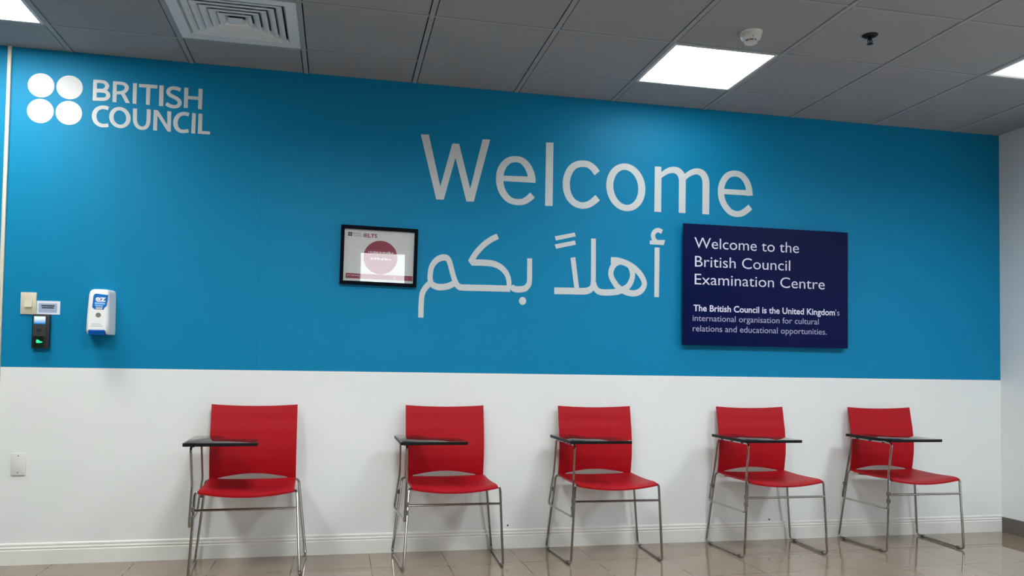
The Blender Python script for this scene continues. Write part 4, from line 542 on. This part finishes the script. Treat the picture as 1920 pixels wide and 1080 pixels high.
COUNCIL = [[('S',[(0.184,2.3807,0.0193),(0.1805,2.3818,0.0193),(0.1769,2.383,0.0193),(0.1733,2.3841,0.0192),(0.1697,2.385,0.019),(0.166,2.3856,0.0189),(0.162,2.3857,0.0188),(0.158,2.3856,0.0188),(0.1539,2.3852,0.0188),(0.1498,2.3844,0.0188),(0.1458,2.3832,0.019),(0.1419,2.3816,0.0191),(0.138,2.3796,0.0193),(0.1342,2.3772,0.0196),(0.1307,2.3744,0.02),(0.1275,2.3712,0.0205),(0.1247,2.3674,0.0209),(0.1221,2.3631,0.0213),(0.1198,2.3585,0.0216),(0.118,2.3536,0.0218),(0.1167,2.3488,0.0221),(0.1158,2.3439,0.0222),(0.1155,2.3387,0.0223),(0.1156,2.3335,0.0223),(0.116,2.3284,0.0223),(0.1169,2.3235,0.0222),(0.1181,2.3189,0.022),(0.1197,2.3143,0.0219),(0.1216,2.3099,0.0216),(0.124,2.3059,0.0213),(0.1267,2.3022,0.0208),(0.1299,2.2989,0.0204),(0.1336,2.296,0.0201),(0.1376,2.2934,0.0198),(0.1417,2.2912,0.0195),(0.1458,2.2895,0.0193),(0.1498,2.2884,0.019),(0.1538,2.2878,0.0188),(0.1579,2.2877,0.0188),(0.162,2.2878,0.0187),(0.166,2.288,0.0188),(0.17,2.2884,0.0187),(0.1739,2.2892,0.0188),(0.1777,2.2902,0.0189),(0.1816,2.2912,0.0189),(0.1855,2.2921,0.0189)])],[('C',[(0.2827,2.3368,0.022),(0.2825,2.3293,0.0219),(0.2812,2.3221,0.0217),(0.279,2.3152,0.0213),(0.2758,2.3089,0.0208),(0.2717,2.3033,0.0201),(0.2669,2.2985,0.0195),(0.2615,2.2947,0.0189),(0.2555,2.2919,0.0185),(0.2492,2.2903,0.0183),(0.2427,2.2898,0.0183),(0.2362,2.2905,0.0185),(0.2297,2.2923,0.0188),(0.2236,2.2952,0.0193),(0.2178,2.2992,0.0198),(0.2127,2.3041,0.0203),(0.2082,2.3098,0.0208),(0.2046,2.3162,0.0212),(0.2018,2.3231,0.0216),(0.2,2.3304,0.0217),(0.1992,2.3378,0.0219),(0.1994,2.3452,0.0218),(0.2007,2.3525,0.0216),(0.2029,2.3593,0.0212),(0.2061,2.3656,0.0207),(0.2101,2.3712,0.0201),(0.2149,2.376,0.0195),(0.2203,2.3799,0.0189),(0.2262,2.3827,0.0185),(0.2325,2.3843,0.0183),(0.239,2.3849,0.0183),(0.2456,2.3842,0.0185),(0.252,2.3824,0.0189),(0.2582,2.3795,0.0194),(0.264,2.3755,0.0199),(0.2691,2.3706,0.0204),(0.2736,2.3649,0.0209),(0.2773,2.3584,0.0213),(0.2801,2.3515,0.0217),(0.2819,2.3442,0.0219)])],[('S',[(0.3142,2.3918,0.0202),(0.3142,2.3824,0.0202),(0.3142,2.3727,0.0202),(0.3143,2.3632,0.0202),(0.3144,2.3542,0.0202),(0.3146,2.3462,0.0202),(0.3149,2.3393,0.0202),(0.3153,2.3332,0.0202),(0.3157,2.3278,0.0202),(0.3165,2.3227,0.0201),(0.3178,2.3177,0.02),(0.3196,2.3128,0.02),(0.3217,2.308,0.0198),(0.3243,2.3036,0.0197),(0.3271,2.2996,0.0195),(0.3301,2.2964,0.0193),(0.3336,2.2938,0.0189),(0.3374,2.2918,0.0187),(0.3415,2.2904,0.0186),(0.3456,2.2894,0.0185),(0.3494,2.289,0.0184),(0.3531,2.2889,0.0184),(0.3569,2.2894,0.0184),(0.3605,2.2904,0.0185),(0.3639,2.2918,0.0187),(0.367,2.2935,0.0188),(0.3697,2.2957,0.019),(0.3723,2.2982,0.0193),(0.3746,2.3012,0.0195),(0.3766,2.3045,0.0198),(0.3783,2.3082,0.0199),(0.3797,2.3119,0.02),(0.3806,2.3155,0.0202),(0.3814,2.3197,0.0202),(0.3819,2.3252,0.0203),(0.3823,2.3325,0.0203),(0.3826,2.3424,0.0203),(0.3826,2.3543,0.0203),(0.3826,2.3673,0.0203),(0.3824,2.3806,0.0203),(0.3824,2.3934,0.0203)])],[('P',[(0.4069,2.393),(0.4279,2.3921),(0.477,2.3175),(0.4743,2.392),(0.4952,2.3911),(0.4951,2.2804),(0.4789,2.2818),(0.4262,2.3626),(0.4264,2.2817),(0.4069,2.2828)])],[('S',[(0.5845,2.3811,0.0193),(0.581,2.382,0.0193),(0.5776,2.383,0.0193),(0.5742,2.3839,0.0192),(0.5707,2.3846,0.019),(0.5671,2.385,0.0189),(0.5635,2.3851,0.0189),(0.5597,2.3849,0.0188),(0.5559,2.3845,0.0189),(0.5522,2.3837,0.019),(0.5484,2.3824,0.0191),(0.5446,2.3807,0.0194),(0.5407,2.3785,0.0196),(0.5368,2.3759,0.0199),(0.5332,2.373,0.0203),(0.53,2.3698,0.0207),(0.5272,2.3663,0.0212),(0.5248,2.3624,0.0215),(0.5226,2.3582,0.0219),(0.5208,2.3538,0.0221),(0.5194,2.3494,0.0223),(0.5183,2.3449,0.0225),(0.5177,2.3401,0.0226),(0.5174,2.3353,0.0226),(0.5174,2.3304,0.0226),(0.5178,2.3258,0.0226),(0.5185,2.3213,0.0225),(0.5195,2.3168,0.0224),(0.5209,2.3124,0.0223),(0.5226,2.3083,0.022),(0.5246,2.3045,0.0217),(0.5271,2.3011,0.0213),(0.5299,2.2979,0.0209),(0.5331,2.295,0.0205),(0.5365,2.2926,0.0201),(0.54,2.2906,0.0196),(0.5437,2.2893,0.0193),(0.5476,2.2885,0.019),(0.5517,2.2881,0.0189),(0.556,2.288,0.0188),(0.5604,2.2882,0.0188),(0.565,2.2888,0.0188),(0.5698,2.2898,0.0189),(0.5747,2.291,0.019),(0.5797,2.2923,0.019),(0.5846,2.2935,0.0189)])],[('P',[(0.6005,2.3915),(0.6197,2.3907),(0.6189,2.28),(0.5988,2.2811)])],[('P',[(0.6329,2.3919),(0.6534,2.3915),(0.6531,2.2979),(0.6945,2.2977),(0.6934,2.2817),(0.6321,2.281)])]]
Yw, TH = -0.0003, 0.0012
t = thing('organisation_logo', (.16, 0, 2.36), 'white four-dot emblem with two lines of capital letters high on the blue wall', 'logo')
for s in DOTS: bm = B(); flat_shapes(bm, [s], (.16, 2.36), Yw, TH); link_mesh('dot', bm, M_letter, t)
for word in (BRITISH, COUNCIL):
    for g in word: bm = B(); flat_shapes(bm, g, (.16, 2.36), Yw, TH); link_mesh('letter', bm, M_letter, t)
t = thing('wall_lettering', (2.85, 0, 2.1), 'large white word Welcome lettered across the blue wall', 'lettering')
for g in WELCOME: bm = B(); flat_shapes(bm, g, (2.85, 2.1), Yw, TH); link_mesh('letter', bm, M_letter, t)
t = thing('wall_lettering', (2.6, 0, 1.6), 'large white Arabic greeting lettered between the framed poster and the navy sign', 'lettering')
for nm, g in ARABIC:
    bm = B(); flat_shapes(bm, g, (2.6, 1.6), Yw, TH)
    link_mesh({'dot': 'dot', 'hamza': 'hamza', 'tanween': 'vowel_mark'}.get(nm, 'letter'), bm, M_letter, t)

# ------------------------------------------------------------------ navy welcome sign
SD = .042
def fx(x): return 1.4006+(x-1.4006)*.99733
def fz(z): return 1.0315+(z-1.0315)*.99733
SX0, SX1, SZ0, SZ1 = fx(3.444), fx(4.577), fz(1.196), fz(1.940)
so = ((SX0+SX1)/2, (SZ0+SZ1)/2)
t = thing('welcome_sign', (so[0], 0, so[1]), 'dark navy rectangular sign with white English text standing off the blue wall', 'sign')
bm = B(); box(bm, SX0-so[0], SX1-so[0], -SD, -SD+.008, SZ0-so[1], SZ1-so[1], bevel=.0008)
link_mesh('panel', bm, M_sign, t)
for sx in (-.5, .5):
    for sz in (-.3, .3):
        bm = B(); lathe(bm, [(.009, .0001), (.009, SD-.008)], sx, sz, 14, axis='y'); link_mesh('standoff', bm, M_screw, t, True)
yt = -SD-.0006
for w_, a, b, z, cap, bold, mm, nm in (('Welcome to the', 3.5165, 4.228, 1.7915, .0655, -.004, M_signt, 'heading_word'),
        ('British Council', 3.5212, 4.1667, 1.6772, .0655, -.004, M_signt, 'heading_word'),
        ('Examination Centre', 3.5202, 4.410, 1.5680, .0655, -.004, M_signt, 'heading_word'),
        ('The British Council is the United Kingdom', 3.5126, 4.4833, 1.4048, .0375, .018, M_signt, 'text_word'),
        ("'s", 4.4865, 4.516, 1.4048, .0375, -.004, M_signt2, 'text_word'),
        ('international organisation for cultural', 3.5086, 4.3677, 1.3440, .0365, -.002, M_signt2, 'text_word'),
        ('relations and educational opportunities.', 3.5091, 4.4245, 1.2805, .0365, -.002, M_signt2, 'text_word')):
    link_words(nm, text_bm(w_, fx(a), fx(b), fz(z), cap, so, yt, bold), cap*(.20 if w_ != "'s" else 1), mm, t)

# ------------------------------------------------------------------ framed poster (leans forward a little, as hung on a wire)
fo = (1.611, 1.492)
fcx, fw_, fh_ = 0.0, .2135, .3295
t = thing('picture_frame', (fo[0], -.004, fo[1]), 'black framed poster with a crimson disc hanging on the blue wall', 'picture')
t.rotation_euler = (math.radians(2.5), math.radians(0.7), 0)
def fr(x, z): return (x-fo[0], z-fo[1])
bw = .0195
bm = B()
for a in ((-fw_, fw_, 0, bw), (-fw_, fw_, fh_-bw, fh_), (-fw_, -fw_+bw, bw, fh_-bw), (fw_-bw, fw_, bw, fh_-bw)):
    box(bm, a[0], a[1], -.020, 0, a[2], a[3], bevel=.0012, seg=1)
link_mesh('frame', bm, M_frame, t)
bm = B(); box(bm, -fw_+bw, fw_-bw, -.006, -.004, bw, fh_-bw)
po = link_mesh('poster', bm, M_paper, t); po['label'] = 'white printed poster sheet'
def flatbox(name, x0, x1, z0, z1, m_, y=-.0063, th=.0003):
    bm = B(); box(bm, x0, x1, y-th, y, z0, z1); return link_mesh(name, bm, m_, po)
# crimson disc and its small white wording, band along the bottom
bm = B(); lathe(bm, [(.0945, .0061), (.0945, .0065)], .008, .158, 64, axis='y'); link_mesh('printed_disc', bm, M_pink, po)
flatbox('printed_band', -.181, .190, .034, .0625, M_pink)
for x0_, x1_, z0_, z1_ in ((-.176, -.156, .0505, .0525), (-.150, -.130, .0505, .0525), (-.128, -.108, .0505, .0525), (-.104, -.1025, .036, .060), (.090, .0915, .036, .060)):
    flatbox('printed_mark', x0_, x1_, z0_, z1_, M_pwhite, -.0066, .0004)
random.seed(4)
for z, xa, xb in ((.182, -.060, .083), (.145, -.046, .067)):
    x = xa
    while x < xb:
        w = random.uniform(.003, .007); hh = random.choice((.008, .008, .011))
        flatbox('printed_mark', x, min(x+w, xb), z, z+hh, M_pwhite, -.0066, .0004); x += w + random.choice((.0022, .0022, .006))
for dx in (0, .0118):
    for dz in (0, .0118):
        bm = B(); lathe(bm, [(.0058, .0061), (.0058, .0066)], -.1698+dx, .2745+dz, 18, axis='y'); link_mesh('printed_dot', bm, M_ink, po)
link_mesh('printed_text', text_bm('BRITISH', -.1495, -.1025, .2815, .0085, (0, 0), -.0066, .01), M_inkl, po)
link_mesh('printed_text', text_bm('COUNCIL', -.1495, -.0995, .2695, .0085, (0, 0), -.0066, .01), M_inkl, po)
link_mesh('printed_text', text_bm('IELTS', -.0895, -.0145, .268, .0195, (0, 0), -.0066, .03), M_pink, po)
bm = B(); box(bm, -fw_+bw, fw_-bw, -.0125, -.0115, bw, fh_-bw)
bm.faces.ensure_lookup_table()
keep = [f for f in bm.faces if f.normal.y < -.5]
bmesh.ops.delete(bm, geom=[f for f in bm.faces if f not in keep], context='FACES')
link_mesh('glass', bm, M_glass, t)

# ------------------------------------------------------------------ soap dispenser
dx, dz = .1885, 1.30
t = thing('soap_dispenser', (dx, 0, 1.178), 'white wall soap dispenser with blue label and blue push bar', 'soap dispenser')
def dd(z): return .100-.016*max(0, min(1, (z-1.19)/.225))     # depth of the front face at height z
def ring_pts(w, d, r, n=6, wf=None):
    wf = wf or w
    pts = [(-w, 0)]
    c = [(-wf+r, -d+r, PI, 1.5*PI), (wf-r, -d+r, 1.5*PI, 2*PI)]
    for cx, cy, a0, a1 in c:
        for k in range(n+1):
            a = a0+(a1-a0)*k/n; pts.append((cx+r*math.cos(a), cy+r*math.sin(a)))
    pts.append((w, 0)); return pts
bm = B(); rings = []
for z, w, wf, dk, r in ((1.181, .058, .050, -.034, .014), (1.183, .0615, .053, -.022, .016), (1.200, .0625, .0545, 0, .018), (1.26, .0625, .0535, 0, .018), (1.33, .0620, .0515, 0, .018), (1.385, .0610, .049, 0, .018),
                        (1.402, .0595, .046, -.003, .018), (1.411, .0555, .040, -.010, .018), (1.4155, .048, .032, -.022, .016)):
    rings.append([bm.verts.new((x, y-.0002, z-1.178)) for x, y in ring_pts(w, dd(z)+dk, r, 6, wf)])
for A_, C_ in zip(rings, rings[1:]):
    n = len(A_)
    for k in range(n): bm.faces.new((A_[k], A_[(k+1) % n], C_[(k+1) % n], C_[k]))
bm.faces.new(rings[0]); bm.faces.new(rings[-1])
link_mesh('body', bm, M_disp, t, True, angle=50)
def onface(pts, lift):
    return [(x-dx, -dd(z)-lift, z-1.178) for x, z in pts]
def facepoly(name, pts, m_, lift, parent):
    bm = B(); a = onface(pts, lift); b = onface(pts, lift-.0008)
    prism(bm, list(range(len(pts))), lambda i: a[i], lambda i: b[i])
    return link_mesh(name, bm, m_, parent)
lab = facepoly('label_sticker', [(.1650, 1.3790), (.1700, 1.3880), (.1790, 1.3905), (.2350, 1.3850), (.2325, 1.3500), (.2290, 1.3270), (.2200, 1.3190), (.2160, 1.3075), (.1720, 1.3095), (.1615, 1.3190)], M_blue, .0012, t)
lab['label'] = 'blue printed label'
facepoly('label_print', [(.1730, 1.3455), (.2220, 1.3435), (.2205, 1.3340), (.1725, 1.3355)], M_lblue, .0018, lab)
facepoly('label_print', [(.1755, 1.3320), (.2130, 1.3305), (.2120, 1.3235), (.1750, 1.3250)], M_lblue, .0018, lab)
facepoly('label_print', [(.1795, 1.3210), (.2115, 1.3195), (.2100, 1.3095), (.1790, 1.3105)], M_greyp, .0018, lab)
link_mesh('label_text', text_bm('ez', .1755, .2245, 1.3500, .0300, (dx, 1.178), -dd(1.36)-.0022, .035), M_ez, lab)
bm = B(); lathe(bm, [(.0125, .0), (.0125, .0015)], 0, 0, 28, axis='y'); link_mesh('sight_window', bm, M_grey, t, True, at=(.1925-dx, -dd(1.2795), 1.2795-1.178))
for z0, x1 in ((1.2325, .207), (1.2225, .214)):
    facepoly('small_print', [(.161, z0+.0022), (x1, z0+.0018), (x1, z0-.0018), (.161, z0-.0014)], M_greyp, .0012, t)
bm = B()
pr = [(-.020, 1.2045), (-.1035, 1.2040), (-.1075, 1.199), (-.1045, 1.177), (-.095, 1.1745), (-.020, 1.182)]
prism(bm, pr, lambda p: (-.0385, p[0], p[1]-1.178), lambda p: (.0385, p[0], p[1]-1.178), bevel=.003)
link_mesh('push_bar', bm, M_bar, t, True)['label'] = 'blue push bar'

# ------------------------------------------------------------------ switch, card, fingerprint reader, blank plate
t = thing('light_switch', (-.1645, 0, 1.336), 'cream plastic light switch on the blue wall above the fingerprint reader', 'light switch')
bm = B(); box(bm, -.0370, .0370, -.0065, -.0002, -.057, .0565, bevel=.002); link_mesh('cover_plate', bm, M_cream, t, True)
bm = B(); prism(bm, [(-.0066, .018), (-.0066, -.0205), (-.0165, -.0205), (-.0095, .018)], lambda p: (-.0165, p[0], p[1]), lambda p: (.0190, p[0], p[1]), bevel=.0008)
link_mesh('rocker', bm, M_cream, t)
t = thing('notice_card', (-.0715, 0, 1.316), 'small white card with two dark lines stuck beside the cream switch', 'notice')
bm = B(); box(bm, -.0550, .0550, -.0016, -.0002, -.0345, .0350); link_mesh('card', bm, M_card, t)
bm = B(); box(bm, -.0455, .0415, -.0022, -.0016, -.0255, .0225); link_mesh('printed_panel', bm, M_cardg, t)
for x0, x1, z0, z1 in ((-.033, .029, .006, .0135), (-.030, .026, -.0045, .0025)):
    bm = B(); box(bm, x0, x1, -.0028, -.0022, z0, z1); link_mesh('printed_line', bm, M_dark, t)
t = thing('fingerprint_reader', (-.0965, 0, 1.104), 'black fingerprint reader with glowing blue screen and green sensor below the card', 'access reader')
bm = B(); box(bm, -.0405, .0405, -.030, -.0002, 0, .1755, bevel=.004); link_mesh('housing', bm, M_blackp, t, True)
bm = B(); prism(bm, [(-.034, .172), (.031, .172), (.026, .062), (-.034, .062)], lambda p: (p[0], -.0305, p[1]), lambda p: (p[0]*.97, -.034, p[1]), bevel=.0008)
link_mesh('face_panel', bm, mat('charcoal_panel', (0.045, 0.047, 0.05), 0.35), t)
bm = B(); box(bm, -.0290, .0240, -.0348, -.0342, .125, .1645); link_mesh('screen', bm, M_screen, t)['label'] = 'glowing blue screen'
bm = B()
for x in (-.0115, .0): lathe(bm, [(.0022, .0339), (.0022, .0347)], x, .0715, 10, axis='y')
lathe(bm, [(.0115, .0339), (.0115, .0343)], -.005, .0925, 22, axis='y')
link_mesh('button', bm, M_blackp, t)
bm = B(); prism(bm, [(-.0265, .058), (.0150, .058), (.0140, .006), (-.0250, .006)], lambda p: (p[0], -.0301, p[1]), lambda p: (p[0], -.0312, p[1]))
link_mesh('sensor_well', bm, mat('green_tinted_well', (0.004, 0.02, 0.012), 0.2), t)
bm = B(); prism(bm, [(-.0165, .044), (-.009, .045), (.002, .0365), (.013, .0345), (.009, .030), (-.006, .0275), (-.0165, .029)], lambda p: (p[0], -.0313, p[1]), lambda p: (p[0], -.0318, p[1]))
link_mesh('sensor_light', bm, M_green, t)['label'] = 'glowing green sensor'
t = thing('blank_wall_plate', (-.1835, 0, .511), 'white blank wall plate with two screws on the white lower wall', 'wall plate')
bm = B(); box(bm, -.0345, .0345, -.009, -.0002, -.0565, .056, bevel=.0025); link_mesh('plate', bm, M_plate, t, True)
for z in (.042, -.042):
    bm = B(); lathe(bm, [(.0032, .009), (.0030, .0102), (.0015, .0106)], -.001, z, 14, axis='y'); link_mesh('screw', bm, M_screw, t, True)
for x, z, lb in ((2.379, .130, 'small dark screw head in the white wall beside the second chair'), (4.044, .122, 'small dark screw head in the white wall behind the fourth chair')):
    bm = B(); lathe(bm, [(.0055, .0002), (.0055, .002), (.003, .0035)], 0, 0, 16, axis='y')
    o = link_mesh('wall_screw', bm, M_spot, None, True, at=(x, 0, z)); tag(o, lb, 'screw', 'loose wall screws')

# ------------------------------------------------------------------ red tablet chairs
def back_y(z):      # the lumbar bow of the backrest, at its side edges
    ks = [(.42, -.058), (.47, -.070), (.54, -.079), (.60, -.080), (.68, -.070), (.76, -.053), (.83, -.038)]
    for (a, ya), (b, yb) in zip(ks, ks[1:]):
        if z <= b:
            s = (z-a)/(b-a); s = s*s*(3-2*s)*.5 + s*.5
            return ya+(yb-ya)*s
    return ks[-1][1]
def make_chair(label):
    t = thing('tablet_chair', (0, 0, 0), label, 'chair', 'red tablet chairs along the wall')
    # seat
    def seat(u, v):
        x = (u*2-1)*.2215; k = 1-(u*2-1)**2
        y = -.062-.405*v
        z = .434 - .006*math.sin(PI*v) - k*(.006+.017*v**1.5)
        if v > .86: z -= (v-.86)**2*.55
        return (x, y, z)
    bm = B(); grid_slab(bm, seat, 20, 20, .010)
    link_mesh('seat', bm, M_red, t, True, angle=60)
    # backrest with the arched slot above the seat
    def back(u, v):
        w = u*2-1; k = 1-w*w
        zt = .824-.009*k
        zb = .424 if abs(w) > .79 else .4355+.021*math.cos(w/.79*PI/2)
        z = zb+(zt-zb)*v
        return (w*.2205, back_y(z)+.014*k, z)
    bm = B(); grid_slab(bm, back, 38, 24, .008)
    link_mesh('backrest', bm, M_red, t, True, angle=60)
    # side frames: one bent tube each, with two plastic glides
    for s in (-1, 1):
        p = [(s*.190, -.075, .4195), (s*.236, -.060, .4255), (s*.281, -.030, .0085), (s*.257, -.457, .0085), (s*.236, -.450, .4225), (s*.190, -.438, .4150)]
        bm = B(); tube(bm, fillet(p, [0, .02, .022, .022, .02, 0]), .0068)
        f = link_mesh('side_frame', bm, M_chrome, t, True)
        a, b = Vector(p[2]), Vector(p[3])
        for q in (.10, .86):
            c = a.lerp(b, q); e = a.lerp(b, q+.06)
            bm = B(); tube(bm, [c-Vector((0, 0, .0002)), e-Vector((0, 0, .0002))], .0080, seg=10); link_mesh('glide', bm, M_glide, f, True)
    bm = B(); tube(bm, [(-.240, -.452, .334), (.240, -.452, .334)], .0062); link_mesh('stretcher', bm, M_chrome, t, True)
    for y in (-.12, -.40):
        zz = .4130-.003*(y < -.3)
        bm = B(); tube(bm, [(-.205, y, zz), (-.12, y, .405), (.12, y, .405), (.205, y, zz)], .0055)
        link_mesh('seat_rail', bm, M_chrome, t, True)
    # tablet support: closed loop outboard of the left side frame
    p = [(-.255, -.130, .6385), (-.255, -.500, .6385), (-.249, -.462, .455), (-.2575, -.468, .258), (-.2760, -.058, .258), (-.252, -.072, .440)]
    bm = B(); tube(bm, fillet(p, [.02, .02, .08, .018, .018, .15], closed=True), .0058, closed=True)
    sup = link_mesh('tablet_support', bm, M_chrome, t, True)
    for y in (-.19, -.31, -.43):
        bm = B(); box(bm, -.263, -.247, y-.012, y+.012, .634, .6470, bevel=.002); link_mesh('clip', bm, M_blackp, sup)
    bm = B(); prism(bm, [(-.290, -.470), (-.250, -.492), (-.195, -.505), (-.195, -.480), (-.250, -.462), (-.290, -.450)], lambda q: (q[0], q[1], .6445), lambda q: (q[0], q[1], .6470)); link_mesh('bracket', bm, M_chrome, sup)
    for (xx, yy, zz) in ((-.2555, -.056, .345), (-.2465, -.459, .340), (-.2495, -.463, .300)):
        bm = B(); box(bm, xx-.012, xx+.010, yy-.0068, yy+.0068, zz-.012, zz+.012, bevel=.003); link_mesh('clamp', bm, M_glide, sup)
    # writing tablet
    out = [(-.288, -.100), (-.185, -.100), (-.150, -.135), (-.118, -.262), (-.075, -.296), (.010, -.300), (.040, -.330), (.052, -.540), (-.288, -.540)]
    rad = [.02, .05, .05, .06, .05, .04, .05, .015, .015]
    o2 = [(p_.x, p_.y) for p_ in fillet([(x, y, 0) for x, y in out], rad, closed=True)]
    bm = B(); prism(bm, o2, lambda q: (q[0], q[1], .6470), lambda q: (q[0], q[1], .6625), bevel=.0018)
    bm.normal_update()
    for f in bm.faces: f.material_index = 0 if abs(f.normal.z) > .99 else 1
    link_mesh('writing_tablet', bm, [M_black, M_edge], t, True)['label'] = 'black writing tablet'
    return t
def copy_tree(o, parent=None):
    c = o.copy(); COL.objects.link(c)
    if parent: c.parent = parent
    for ch in list(o.children): copy_tree(ch, c)
    return c
SPOTS = [(.968, -.006, 1.6, 'red plastic chair with black writing tablet, nearest the soap dispenser and blank wall plate'),
         (1.997, -.004, 0.6, 'red plastic chair with black writing tablet, directly below the framed poster'),
         (2.883, -.004, -.2, 'red plastic chair with black writing tablet, middle one of five along the wall'),
         (3.886, -.004, -.4, 'red plastic chair with black writing tablet, below the navy sign and fourth from the dispenser'),
         (4.793, -.004, -.8, 'red plastic chair with black writing tablet, nearest the corner with the grey side wall')]
proto = make_chair(SPOTS[0][3])
for i, (x, y, a, lb) in enumerate(SPOTS):
    o = proto if i == 0 else copy_tree(proto)
    o.location = (x, y, 0); o.rotation_euler = (0, 0, math.radians(a)); o['label'] = lb
